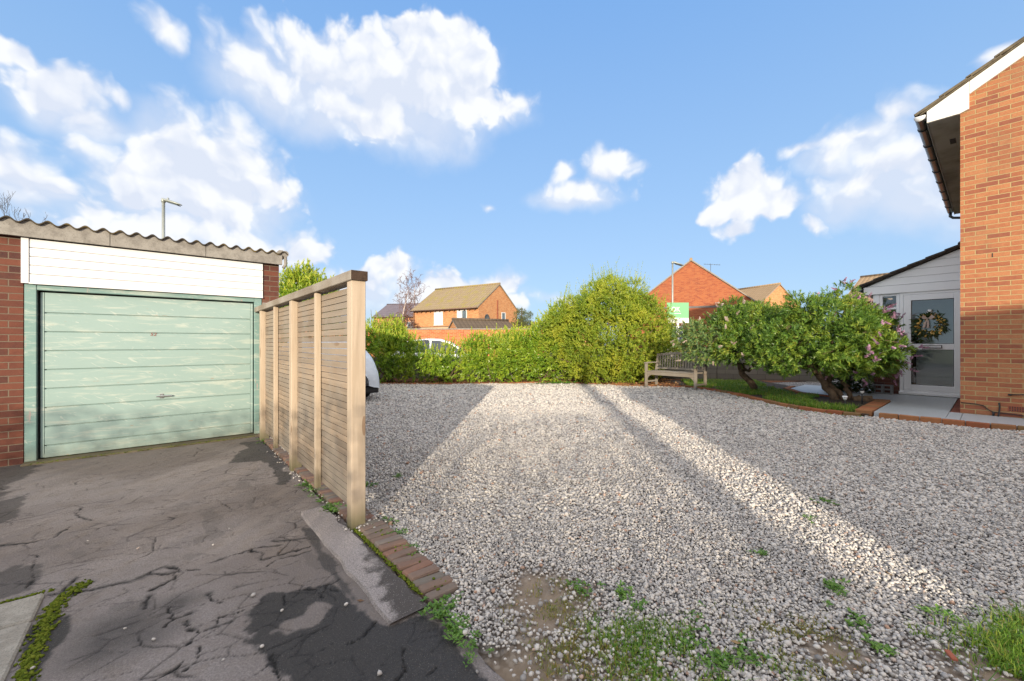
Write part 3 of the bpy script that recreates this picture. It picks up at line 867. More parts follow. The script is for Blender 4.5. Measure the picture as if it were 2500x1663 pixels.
def gz(X, Y):
    lat = FY * X - FX * Y
    z = zg_lat(lat) + (fbm(X * 0.9, Y * 0.9, 301, 3) - 0.5) * 0.05 + (fbm(X * 3.0, Y * 3.0, 311, 2) - 0.5) * 0.02
    return z

def make_gravel():
    lat = np.concatenate([np.arange(-7, -1.2, 0.25), np.arange(-1.2, 4, 0.05), np.arange(4, 10.1, 0.15)])
    dd = np.concatenate([np.arange(-2.5, 1.0, 0.3), np.arange(1.0, 5, 0.05), np.arange(5, 15.1, 0.15)])
    La, D = np.meshgrid(lat, dd, indexing='ij')
    X = FX * D + FY * La; Y = FY * D - FX * La
    Z = gz(X, Y) - 0.012
    asph = (X < BRICK_X0 + 0.12)
    Z = np.where(asph & (Y < 7.0), -0.045, Z)
    far = dist_poly(X, Y, [tuple(p[:2]) for p in EDGE_BED + EDGE_PATH])
    soil = np.clip(ground_discs(X, Y, SOIL_PX) * (0.4 + 1.3 * fbm(X * 7, Y * 7, 5, 4)), 0, 1)
    nx, ny = X.shape
    idx = np.arange(nx * ny).reshape(nx, ny)
    F = np.stack([idx[:-1, :-1], idx[1:, :-1], idx[1:, 1:], idx[:-1, 1:]], -1).reshape(-1, 4)
    m, b = mat('gravel bed')
    so = b.n('ShaderNodeAttribute', {'attribute_name': 'soil'}).outputs['Fac']
    vd = b.n('ShaderNodeTexVoronoi', {'feature': 'F1'}, Vector=b.P, Scale=38.0)
    cr = b.sep(b.v('MULTIPLY', vd.outputs['Color'], (1, 1, 1)))[0]
    c = b.ramp(cr, [(0, (0.15, 0.14, 0.14)), (0.4, (0.30, 0.28, 0.27)), (0.8, (0.42, 0.39, 0.35)), (1, (0.55, 0.52, 0.48))])
    c = b.mix(b.step(vd.outputs['Distance'], 0.35, 0.75), c, (0.07, 0.06, 0.055))
    n = b.noise(b.P, 30, 4, 0.7)
    dirt = b.mix(n, (0.17, 0.125, 0.085), (0.30, 0.235, 0.175))
    c = b.mix(so, c, dirt)
    h = b.fmix(so, b.m('MULTIPLY', vd.outputs['Distance'], -1.0), b.m('MULTIPLY', n, 0.5))
    fin(b, c, 0.9, h, 0.8, 0.012, Specular_IOR_Level=0.2)
    o = np_mesh('gravel_ground', np.stack([X, Y, Z], -1), F, m, attrs={'soil': soil}, smooth=True)
    tag(o, kind='structure')

ICO = None
def stones(name, pts, size, m, label=None, group=None, seed=3, sub=1, flat=(0.5, 0.8)):
    """pts (n,3), size (n,) radius: pebbles, each a jittered, flattened ball"""
    bm = bmesh.new(); bmesh.ops.create_icosphere(bm, subdivisions=sub, radius=1.0)
    bv = np.array([v.co[:] for v in bm.verts]); bf = np.array([[v.index for v in f.verts] for f in bm.faces]); bm.free()
    rg = np.random.default_rng(seed)
    n = len(pts); k = len(bv)
    sc = np.stack([rg.uniform(0.8, 1.35, n), rg.uniform(0.7, 1.1, n), rg.uniform(*flat, n)], -1) * size[:, None]
    P = bv[None] * (1 + rg.uniform(-0.2, 0.2, (n, k, 1))) * sc[:, None, :]
    a = rg.uniform(0, 2 * PI, n); t = rg.normal(0, 0.35, n); p2 = rg.normal(0, 0.35, n)
    ct, s_ = np.cos(t), np.sin(t)
    y = P[..., 1] * ct[:, None] - P[..., 2] * s_[:, None]; z = P[..., 1] * s_[:, None] + P[..., 2] * ct[:, None]; x = P[..., 0]
    cp, sp = np.cos(p2), np.sin(p2)
    x, z = x * cp[:, None] + z * sp[:, None], -x * sp[:, None] + z * cp[:, None]
    ca, sa = np.cos(a), np.sin(a)
    x, y = x * ca[:, None] - y * sa[:, None], x * sa[:, None] + y * ca[:, None]
    V = np.stack([x, y, z], -1) + pts[:, None, :]
    F = (bf[None] + (np.arange(n) * k)[:, None, None]).reshape(-1, 3)
    return np_mesh(name, V, F, m, smooth=True)

def make_stones():
    rg = np.random.default_rng(5)
    P = []; S = []
    def zone(d0, d1, sp, size, layers=1, lift=0.0):
        lat = np.arange(-8, 11, sp); dd = np.arange(d0, d1, sp * 0.9)
        La, D = np.meshgrid(lat, dd, indexing='ij'); La = La.ravel(); D = D.ravel()
        keep = (np.abs(La) < 1.27 * D + 0.7)
        La = La[keep]; D = D[keep]
        La = La + rg.uniform(-.5, .5, len(La)) * sp; D = D + rg.uniform(-.5, .5, len(D)) * sp
        X = FX * D + FY * La; Y = FY * D - FX * La
        ok = inside(X, Y, GRAVEL_POLY) | inside(X, Y, FRONT_POLY)
        soil = np.clip(ground_discs(X, Y, SOIL_PX) * (0.4 + 1.3 * fbm(X * 7, Y * 7, 5, 4)), 0, 1)
        ok &= rg.random(len(X)) > soil * 0.93
        # a ragged margin of loose earth beside the asphalt
        X = X[ok]; Y = Y[ok]
        r = size * np.clip(rg.lognormal(-.05, 0.30, len(X)), 0.5, 1.9)
        z = gz(X, Y) + lift + rg.uniform(-0.25, 0.35, len(X)) * size
        P.append(np.stack([X, Y, z], -1)); S.append(r)
    zone(1.0, 3.0, 0.0148, 0.0078)
    zone(1.0, 3.0, 0.030, 0.0086, lift=0.007)
    zone(3.0, 5.4, 0.0190, 0.0102)
    zone(3.0, 5.4, 0.040, 0.0110, lift=0.008)
    zone(5.4, 8.5, 0.028, 0.0150)
    zone(5.4, 8.5, 0.060, 0.0150, lift=0.008)
    zone(8.5, 14.0, 0.042, 0.0215)
    pts = np.concatenate(P); sz = np.concatenate(S)
    o = stones('gravel', pts, sz, M['stone'])
    tag(o, label='pale grey and buff gravel stones covering the parking area', cat='gravel', kind='stuff')
    # stray pebbles on the tarmac
    px = [(375, 1560), (290, 1536), (305, 1534), (635, 1577), (640, 1577), (613, 1455), (618, 1452), (600, 1373), (337, 1338), (995, 1450), (1043, 1439), (958, 1420), (912, 1408), (890, 1475), (845, 1475), (852, 1468), (688, 1490), (682, 1500), (545, 1610), (885, 1642), (927, 1643), (888, 1415), (975, 1500), (700, 1190), (560, 1290), (700, 1493), (520, 1330), (255, 1447), (215, 1320), (720, 1420), (80, 1630), (930, 1440), (1165, 1640)]
    pp = []
    for a, c in px[::2]:
        q = G(a, c, z=0.012); pp.append(q[:])
    for (x0, y0, n, s) in ((1.0, 3.3, 40, .5), (1.0, 4.2, 36, .5), (1.0, 5.2, 26, .6)):
        for _ in range(n):
            yy = y0 + rg.uniform(-s, s); pp.append((x0 + rg.normal(0, .03) + .01, yy, 0.012))
    for _ in range(40): pp.append((1.10 + rg.normal(0, .07), 2.92 + rg.normal(0, .06), 0.03))
    pp = np.array(pp)
    o = stones('pebbles', pp, rg.uniform(0.006, 0.0115, len(pp)), M['stone'], seed=9)
    tag(o, label='loose pale pebbles scattered over the asphalt and along its edge', cat='pebbles', kind='stuff')
make_gravel()
make_stones()

# ------------------------------------------------------------------ grass, weeds, moss
def blades(name, pts, h, m, lean=0.5, w=0.004, seed=1):
    """grass: every blade a bent, tapering strip"""
    rg = np.random.default_rng(seed)
    n = len(pts); h = np.asarray(h) * rg.uniform(0.55, 1.25, n)
    a = rg.uniform(0, 2 * PI, n); l = np.abs(rg.normal(0, lean, n))
    d = np.stack([np.cos(a), np.sin(a), np.zeros(n)], -1); s = np.stack([-np.sin(a), np.cos(a), np.zeros(n)], -1)
    up = np.array([0, 0, 1.0])
    ww = (w * rg.uniform(0.7, 1.3, n))[:, None]
    p0 = pts; p1 = pts + up * (h * 0.55)[:, None] + d * (h * l * 0.3)[:, None]; p2 = pts + up * (h * (1 - 0.3 * np.minimum(l, 1.5)))[:, None] + d * (h * l)[:, None]
    V = np.stack([p0 - s * ww, p0 + s * ww, p1 - s * ww * .8, p1 + s * ww * .8, p2], 1).reshape(-1, 3)
    b = (np.arange(n) * 5)[:, None]
    F = np.concatenate([b + np.array([0, 1, 3]), b + np.array([0, 3, 2]), b + np.array([2, 3, 4])])
    return np_mesh(name, V, F, m)

def scatter_discs(items, dens, seed, zoff=0.0):
    rg = np.random.default_rng(seed)
    out = []
    for px, py, rad, w in items:
        p = G(px, py)
        n = int(dens * w * PI * rad * rad)
        r = rad * np.sqrt(rg.random(n)) * rg.uniform(0.6, 1.25, n); t = rg.uniform(0, 2 * PI, n)
        x = p.x + r * np.cos(t); y = p.y + r * np.sin(t)
        k = fbm(x * 12, y * 12, seed + 3, 3) > 0.44
        x = x[k]; y = y[k]
        out.append(np.stack([x, y, gz(x, y) + zoff], -1))
    return np.concatenate(out)

def make_grass():
    p = scatter_discs(GRASS_PX, 4600, 3, -0.005)
    o = blades('grass', p, 0.032, M['grass'], 0.9, 0.0021, 2)
    tag(o, label='green grass tufts growing up through the near gravel', cat='grass', kind='stuff')
    p = scatter_discs(DRY_PX, 6500, 4, -0.005)
    o = blades('grass', p, 0.024, M['grass_dry'], 1.0, 0.0019, 3)
    tag(o, label='short yellowing grass spreading over bare patches of the gravel', cat='grass', kind='stuff')
    # lush corner at the right
    rg = np.random.default_rng(8)
    c = [(2485, 1530, .07), (2500, 1575, .11), (2500, 1625, .10), (2580, 1610, .24), (2640, 1660, .34), (2590, 1550, .18)]
    p = scatter_discs([(a, b_, r, 1.0) for a, b_, r in c], 9000, 12, -0.01)
    o = blades('grass', p, 0.06, M['grass'], 0.95, 0.0022, 5)
    tag(o, label='lush long grass patch at the right end of the gravel', cat='grass', kind='stuff')
    # grass in the bed under the two hebes
    bed = [tuple(q[:2]) for q in EDGE_BED] + [(8.6, 1.42), (10.3, 1.45), (10.3, 2.6), (10.9, 3.2), (11.6, 3.6), (12.9, 4.4), (11.9, 6.2)]
    x = rg.uniform(8.3, 13, 60000); y = rg.uniform(1.2, 6.6, 60000)
    ok = inside(x, y, bed) & (dist_poly(x, y, bed, True) > 0.07)
    bare = np.hypot(x - 9.7, y - 1.75) < 0.45 + 0.3 * fbm(x * 3, y * 3, 1, 3)
    bare |= np.hypot(x - 10.2, y - 2.0) < 0.3
    bare |= fbm(x * 2.2, y * 2.2, 17, 3) > 0.66
    ok &= ~bare
    x = x[ok]; y = y[ok]
    z = zg_lat(FY * x - FX * y) + 0.04
    o = blades('grass', np.stack([x, y, z], -1), 0.085, M['grass'], 0.8, 0.0045, 6)
    tag(o, label='grass growing in the curved bed beneath the two hebes', cat='grass', kind='stuff')
make_grass()

def leaf_rosettes(name, items, m, seed=1, n_leaf=9):
    """small weeds: flat leaves fanning from one point; items (x, y, z, size)"""
    rg = np.random.default_rng(seed)
    V = []; F = []
    for (x, y, z, s) in items:
        for k in range(n_leaf):
            a = rg.uniform(0, 2 * PI); e = rg.uniform(0.15, 0.9); L = s * 0.62 * rg.uniform(0.6, 1.2); w = L * 0.2
            d = np.array([math.cos(a) * math.cos(e), math.sin(a) * math.cos(e), math.sin(e)]); sd_ = np.array([-math.sin(a), math.cos(a), 0])
            p = np.array([x, y, z]) + rg.normal(0, s * .15, 3) * (1, 1, 0)
            i = len(V)
            V += [p, p + d * L * .5 - sd_ * w, p + d * L - np.array([0, 0, L * .2]), p + d * L * .5 + sd_ * w]
            F.append((i, i + 1, i + 2)); F.append((i, i + 2, i + 3))
    return np_mesh(name, np.array(V), np.array(F), m)

def make_weeds():
    rg = np.random.default_rng(2)
    it = []
    for y0, n, s in ((6.45, 16, .05), (4.05, 18, .06), (3.45, 22, .07), (3.7, 8, .04)):
        for _ in range(n): it.append((1.02 + rg.normal(0, .04), y0 + rg.normal(0, .10), 0.01, s))
    for px, py, n, s in ((965, 1305, 12, .045), (1000, 1345, 10, .04), (1015, 1350, 6, .04), (945, 1275, 8, .04), (1000, 1340, 8, .04), (1070, 1490, 26, .05), (1120, 1535, 26, .05), (1095, 1470, 12, .04), (965, 1165, 10, .04), (885, 1185, 10, .05), (900, 1190, 5, .05), (2010, 1225, 14, .05), (1520, 1450, 8, .05), (1560, 1470, 8, .05), (2035, 1440, 16, .045), (1850, 1350, 5, .05), (1975, 1268, 6, .04), (2300, 1500, 8, .05), (1760, 1620, 14, .05), (1700, 1500, 6, .04), (1410, 1440, 9, .05), (1150, 1590, 10, .04), (1680, 1560, 10, .05), (2080, 1520, 9, .05), (2150, 1590, 9, .05), (1830, 1600, 9, .05)):
        p = G(px, py)
        for _ in range(n): it.append((p.x + rg.normal(0, .035), p.y + rg.normal(0, .035), p.z + .01, s))
    for px, py, n in ((15, 1120, 40), (300, 1100, 6), (250, 1104, 10), (350, 1092, 10), (500, 1072, 6), (160, 1118, 8)):
        p = G(px, py, z=0.0)
        for _ in range(n): it.append((p.x + rg.normal(0, .06), p.y + rg.normal(0, .02), .01, .05))
    o = leaf_rosettes('weeds', it, M['weed'])
    tag(o, label='small green weeds sprouting along the fence foot and drive edges', cat='weeds', kind='stuff')
    it = []
    for p0 in EDGE_BED[3:] + EDGE_PATH[:1]:
        for _ in range(3):
            q = LD(p0.x, p0.y); w = W(q[0] - rg.uniform(.05, .3), q[1] - rg.uniform(-.2, .2)); it.append((w.x, w.y, zg(w.x, w.y) + .01, .05))
    for _ in range(14):
        w = W(rg.uniform(.6, 2.0), rg.uniform(11.8, 12.9)); it.append((w.x, w.y, zg(w.x, w.y) + .01, .07))
    for _ in range(34):
        w = W(1.45 + rg.normal(0, .22), 12.9 + rg.normal(0, .12)); it.append((w.x, w.y, zg(w.x, w.y) + .02, .16))
    o = leaf_rosettes('weeds', it, M['weed'], 5)
    tag(o, label='weeds along the far brick edging below the hedge and bed', cat='weeds', kind='stuff')

def moss_mound(name, pts, rad, label, seed=1, z0=0.0, dens=1.0):
    """lumpy moss: many small flattened lumps along a line"""
    rg = np.random.default_rng(seed)
    P = []; S = []
    for a, b_ in zip(pts[:-1], pts[1:]):
        L = (Vector(b_) - Vector(a)).length
        for _ in range(int(L * rad * 2 * 14000 * dens)):
            t = rg.random(); q = Vector(a).lerp(Vector(b_), t)
            P.append((q.x + rg.normal(0, rad * .5), q.y + rg.normal(0, rad * .5), z0 + rg.uniform(0, .006))); S.append(rg.uniform(.004, .0095))
    o = stones(name, np.array(P), np.array(S), M['moss_bits'], seed=seed)
    return tag(o, label=label, cat='moss', kind='stuff')
M['moss_bits'] = m_rand('moss tuft', [(0, (0.05, 0.07, 0.01)), (0.5, (0.11, 0.15, 0.015)), (1, (0.20, 0.22, 0.03))], 0.95, 0.1, 0.1, 120, 0.8)
make_weeds()
moss_mound('moss', [(-0.33, 3.27, 0), (-0.42, 3.1, 0), (-0.42, 2.3, 0)], 0.035, 'bright green moss filling the joint beside the concrete slab', 1)
moss_mound('moss', [(-0.45, 3.28, 0), (-1.2, 3.28, 0)], 0.014, 'thin line of moss behind the concrete slab', 2)
moss_mound('moss', [(1.03, 1.95, 0.0), (1.035, 2.95, 0.0)], 0.018, 'moss creeping along the edge of the old brick strip', 3, z0=0.012)
moss_mound('moss', [(1.14, 1.87, 0.0), (1.14, 2.9, 0.0)], 0.05, 'sparse moss crumbs in the joints of the old brick strip', 7, z0=0.026, dens=0.03)
moss_mound('moss', [(-1.1, 6.80, 0.0), (1.0, 6.80, 0.0)], 0.016, 'moss on the garage threshold below the mint door', 4, z0=0.012)

def dead_leaves():
    rg = np.random.default_rng(12)
    n = 90
    la = rg.uniform(-1.6, 4.5, n); d = rg.uniform(1.7, 9.0, n)
    x = FX * d + FY * la; y = FY * d - FX * la
    ok = inside(x, y, GRAVEL_POLY) | (x < .98)
    x = x[ok]; y = y[ok]; n = len(x)
    z = np.where(x < 1.1, .006, gz(x, y) + .014)
    a = rg.uniform(0, 2 * PI, n); L = rg.uniform(.012, .026, n)
    c = np.stack([x, y, z], -1)
    d1 = np.stack([np.cos(a), np.sin(a), rg.normal(0, .2, n)], -1) * L[:, None]; d2 = np.stack([-np.sin(a), np.cos(a), rg.normal(0, .3, n)], -1) * (L * .45)[:, None]
    V = np.stack([c - d1, c - d2, c + d1, c + d2], 1)
    o = np_mesh('dead_leaves', V, (np.arange(n) * 4)[:, None] + np.array([0, 1, 2, 3]), M['dead_leaf'])
    tag(o, label='small brown dead leaves scattered thinly over drive and gravel', cat='leaf litter', kind='stuff')
M['dead_leaf'] = m_rand('dead leaf', [(0, (0.10, 0.055, 0.03)), (0.7, (0.2, 0.11, 0.05)), (1, (0.3, 0.2, 0.09))], 0.8)
dead_leaves()

# ------------------------------------------------------------------ hard edges
def slab_corner():
    mb = MB()
    mb.box(-2.4, -0.475, 2.97, 3.24, -0.1, 0.018)
    mb.box(-2.4, -0.475, 0.2, 2.955, -0.1, 0.018)
    o = mb.build('concrete_slab', M['paver'], bevel=0.008)
    tag(o, 'worn pale concrete slab edged with moss at the corner of the drive', 'slab')
m, b = mat('worn concrete'); M['paver'] = m
n = b.noise(b.P, 14, 5, 0.7); f = b.noise(b.P, 120, 3, 0.7)
c = b.mix(b.step(n, 0.35, 0.7), (0.33, 0.31, 0.27), (0.24, 0.22, 0.19))
c = b.mix(b.m('MULTIPLY', b.step(f, 0.5, 0.65), 0.55), c, (0.12, 0.11, 0.10))
fin(b, c, 0.95, f, 0.6, 0.004, Specular_IOR_Level=0.2)
slab_corner()

def tarmac_strip():
    m, b = mat('coarse tarmac')
    f = b.noise(b.P, 120, 4, 0.8); n = b.noise(b.P, 7, 5, 0.65)
    x, y, z = b.sep(b.P)
    pale = b.step(b.m('ADD', b.m('ADD', b.m('MULTIPLY', b.m('SUBTRACT', n, .5), 1.1), b.m('MULTIPLY', b.m('SUBTRACT', y, 2.3), .6)), b.m('MULTIPLY', b.m('SUBTRACT', .955, x), 2.5)), -0.05, 0.15)
    c = b.mix(pale, (0.085, 0.074, 0.068), (0.36, 0.32, 0.305))
    c = b.mix(b.m('MULTIPLY', b.step(f, 0.42, 0.62), 0.6), c, (0.05, 0.045, 0.042))
    sp = b.vor(b.P, 95)
    c = b.mix(b.m('MULTIPLY', b.m('LESS_THAN', sp, 0.17), 0.8), c, (0.36, 0.33, 0.31))
    fin(b, c, 0.85, f, 0.9, 0.006, Specular_IOR_Level=0.3)
    ys = np.linspace(1.83, 3.50, 40)
    rg = np.random.default_rng(3)
    V = []; F = []
    for i, y in enumerate(ys):
        j0 = 0.805 + (vnoise(y * 7, 0, 4) - .5) * .02; j1 = 1.02 - 0.03 * (y - 1.83) / 1.67 + (vnoise(y * 9, 5, 4) - .5) * .03
        e = 0.03 * (i == 0) - 0.03 * (i == 39)
        V += [(j0, y + e, -0.01), (j0 + .012, y, 0.017), (j1 - .012, y, 0.019), (j1, y + e, -0.01)]
        if i:
            a = (i - 1) * 4; c_ = i * 4
            F += [(a + k, a + k + 1, c_ + k + 1, c_ + k) for k in range(3)]
    V += [V[0], V[1], V[2], V[3]]
    k = len(V) - 4
    F.append((0, 3, 2, 1)); F.append((156, 157, 158, 159))
    o = np_mesh('tarmac_strip', np.array(V), np.array(F), m)
    tag(o, kind='structure')
tarmac_strip()

def brick_run(name, pts, z, size, label, m, gap=0.01, across=False, jit=0.004, seed=1, rough=False):
    """a row of bricks laid along a polyline; their tops at ground + z"""
    rg = random.Random(seed)
    mb = MB()
    L, Wd, H = size
    step = (Wd if across else L) + gap
    seg = []; tot = 0
    for a, b_ in zip(pts[:-1], pts[1:]):
        l = (Vector(b_) - Vector(a)).length; seg.append((tot, l, Vector(a), Vector(b_))); tot += l
    s = step / 2
    while s < tot:
        for t0, l, a, b_ in seg:
            if t0 <= s <= t0 + l:
                p = a.lerp(b_, (s - t0) / l); t = (b_ - a).normalized(); break
        side = Vector((-t.y, t.x, 0))
        zt = (z(p) if callable(z) else zg(p.x, p.y) + z) + rg.uniform(-jit, jit)
        yaw = rg.uniform(-.03, .03) * (4 if rough else 1)
        t2 = t * math.cos(yaw) + side * math.sin(yaw); s2 = side * math.cos(yaw) - t * math.sin(yaw)
        hx, hy = (Wd / 2, L / 2) if across else (L / 2, Wd / 2)
        tilt = Vector((0, 0, rg.uniform(-.02, .02)))
        mb.obox((p.x, p.y, zt - H / 2), (t2 + tilt) * hx, (s2 + tilt) * hy * rg.uniform(.97, 1.03), (0, 0, H / 2))
        s += step
    o = mb.build(name, m, bevel=0.014 if rough else 0.006, seg=2 if rough else 1)
    return o

o = brick_run('brick_strip', [(1.127, 1.86, 0), (1.135, 2.88, 0), (1.12, 6.85, 0)], lambda p: 0.03, (0.185, 0.066, 0.09), '', M['brick_old'], 0.003, True, 0.010, 3, True)
tag(o, 'weathered mossy brick strip between the asphalt and the slatted fence', 'brick strip')
o = brick_run('brick_edging', EDGE_BED, 0.055, (0.215, 0.10, 0.12), '', M['brick_edge'], 0.008, False, 0.004, 4)
tag(o, 'curved brick edging round the grassy bed of the hebes', 'brick edging')
o = brick_run('brick_edging', [EDGE_PATH[0] + Vector((0, -.12, 0))] + EDGE_PATH[1:], lambda p: 0.262, (0.215, 0.10, 0.14), '', M['brick_edge'], 0.008, False, 0.003, 5)
tag(o, 'straight brick edging along the front of the grey slab path', 'brick edging')
o = brick_run('brick_edging', BACK[:-1] + [BACK[-1] + Vector((-.1, .2, 0))], 0.03, (0.215, 0.10, 0.10), '', M['brick_edge'], 0.012, False, 0.006, 6)
tag(o, 'low red brick edging along the foot of the laurel hedge', 'brick edging')
o = brick_run('brick_edging', [Vector((8.48, 1.34, 0)), Vector((10.2, 1.34, 0))], lambda p: 0.266, (0.10, 0.215, 0.09), '', M['brick_terra'] if 'brick_terra' in M else M['brick_edge'], 0.004, False, 0.002, 7)
tag(o, 'terracotta brick border between the bed and the grey path', 'brick edging')
o = brick_run('brick_edging', [Vector((10.36, 1.25, 0)), Vector((10.36, 2.2, 0)), Vector((10.6, 2.75, 0)), Vector((11.3, 3.2, 0)), Vector((12.1, 3.25, 0))], lambda p: 0.266, (0.215, 0.10, 0.09), '', M['brick_edge'], 0.005, False, 0.002, 8)
tag(o, 'curved brick border behind the right hebe trunk along the path', 'brick edging')

# the soil of the beds
def bed(name, poly, dz, m):
    mb = MB()
    mb.add([(p[0], p[1], zg(p[0], p[1]) + dz) for p in poly], [list(range(len(poly)))], False)
    o = mb.build(name, m)
    o.modifiers.new('tri', 'TRIANGULATE')
    return tag(o, kind='structure')
bed('bed_soil', [tuple(q[:2]) for q in EDGE_BED] + [(10.35, 1.36), (10.4, 2.3), (10.9, 2.95), (12.0, 3.3), (13.1, 4.4), (11.9, 6.6)], 0.035, M['soil'])
def mulch_bed():
    back = [W(9.5, 12.2), W(6.3, 13.0), W(2, 14.6), (W(-7, 15.2))]
    poly = [tuple(q[:2]) for q in BACK] + [tuple(q[:2]) for q in back]
    bed('hedge_bed_soil', poly, 0.02, M['mulch_base'])
    rg = np.random.default_rng(3)
    la = rg.uniform(-6, 5, 9000); d = rg.uniform(10.5, 14, 9000)
    x = FX * d + FY * la; y = FY * d - FX * la
    ok = inside(x, y, poly); x = x[ok]; y = y[ok]
    it = np.stack([x, y, zg_lat(FY * x - FX * y) + 0.028], -1)
    n = len(it)
    a = rg.uniform(0, 2 * PI, n); L = rg.uniform(.03, .06, n)
    d1 = np.stack([np.cos(a), np.sin(a), rg.normal(0, .25, n)], -1) * L[:, None]; d2 = np.stack([-np.sin(a), np.cos(a), rg.normal(0, .25, n)], -1) * (L * .5)[:, None]
    V = np.stack([it - d1, it - d2, it + d1, it + d2], 1)
    F = (np.arange(n) * 4)[:, None] + np.array([0, 1, 2, 3])
    o = np_mesh('leaf_litter', V, F, M['mulch'])
    tag(o, label='orange fallen leaves lying on the soil under the hedge', cat='leaf litter', kind='stuff')
mulch_bed()

# the slab path to the porch
def make_path():
    mb = MB()
    g = 0.004
    ZT = 0.26
    def sl(poly): mb.prism([(p[0], p[1], 0.12) for p in poly], (0, 0, ZT - 0.12))
    sl([(8.455, -2.2), (9.31, -2.2), (9.31, 0.30), (8.455, 0.30)])
    sl([(8.455, 0.30 + g), (8.52, 0.30 + g), (8.52, 1.21), (8.455, 1.21)])
    sl([(8.52 + g, 0.445), (9.60, 0.445), (9.60, 1.21), (8.52 + g, 1.21)])
    sl([(8.52 + g, 0.30 + g), (9.32, 0.30 + g), (9.32, 0.441), (8.52 + g, 0.441)])
    sl([(9.60 + g, 0.445), (10.40, 0.445), (10.40, 1.21), (9.60 + g, 1.21)])
    sl([(10.40 + g, 0.445), (11.72, 0.445), (11.72, 1.8), (10.42, 1.8), (10.42, 1.21), (10.40 + g, 1.21)])
    sl([(10.42, 1.8 + g), (12.6, 1.8 + g), (12.6, 3.15), (11.35, 3.12), (10.68, 2.70), (10.42, 2.2)])
    o = mb.build('path', M['slab'], bevel=0.003)
    o.modifiers.new('tri', 'TRIANGULATE')
    tag(o, kind='structure')
    o = brick_run('brick_edging', [Vector((9.34, 0.387, 0)), Vector((11.74, 0.387, 0))], lambda p: 0.262, (0.215, 0.10, 0.09), '', M['brick_dark'], 0.005, False, 0.002, 9)
    tag(o, 'dark red brick border between the house wall and the path', 'brick edging')
M['brick_dark'] = m_rand('dark border brick', [(0, (0.13, 0.05, 0.04)), (1, (0.21, 0.075, 0.05))], 0.85, 0, 0.2, 20, 0.4)
make_path()

# ------------------------------------------------------------------ garage
GX0, GX1 = -1.175, 1.097          # the opening
GY = 6.92                         # its front face
def text_mesh(name, body, size, m, parent, origin, xdir, up, extrude=0.001, align='CENTER', xscale=1.0, shear=0.0):
    cu = bpy.data.curves.new(name, 'FONT')
    cu.body = body; cu.size = size; cu.extrude = extrude; cu.align_x = align; cu.shear = shear
    t = bpy.data.objects.new(name, cu)
    COL.objects.link(t)
    dg = bpy.context.evaluated_depsgraph_get()
    me = bpy.data.meshes.new_from_object(t.evaluated_get(dg))
    bpy.data.objects.remove(t)
    xd = Vector(xdir).normalized(); u = Vector(up).normalized(); n = xd.cross(u)
    for v in me.vertices:
        c = v.co
        v.co = Vector(origin) + xd * (c.x * xscale) + u * c.y + n * c.z
    me.materials.clear(); me.materials.append(m)
    o = bpy.data.objects.new(name, me)
    COL.objects.link(o)
    if parent is not None:
        L = Vector((0, 0, 0)); q = parent
        while q is not None: L = L + q.location; q = q.parent
        for v in me.vertices: v.co = v.co - L
        o.parent = parent
    return o

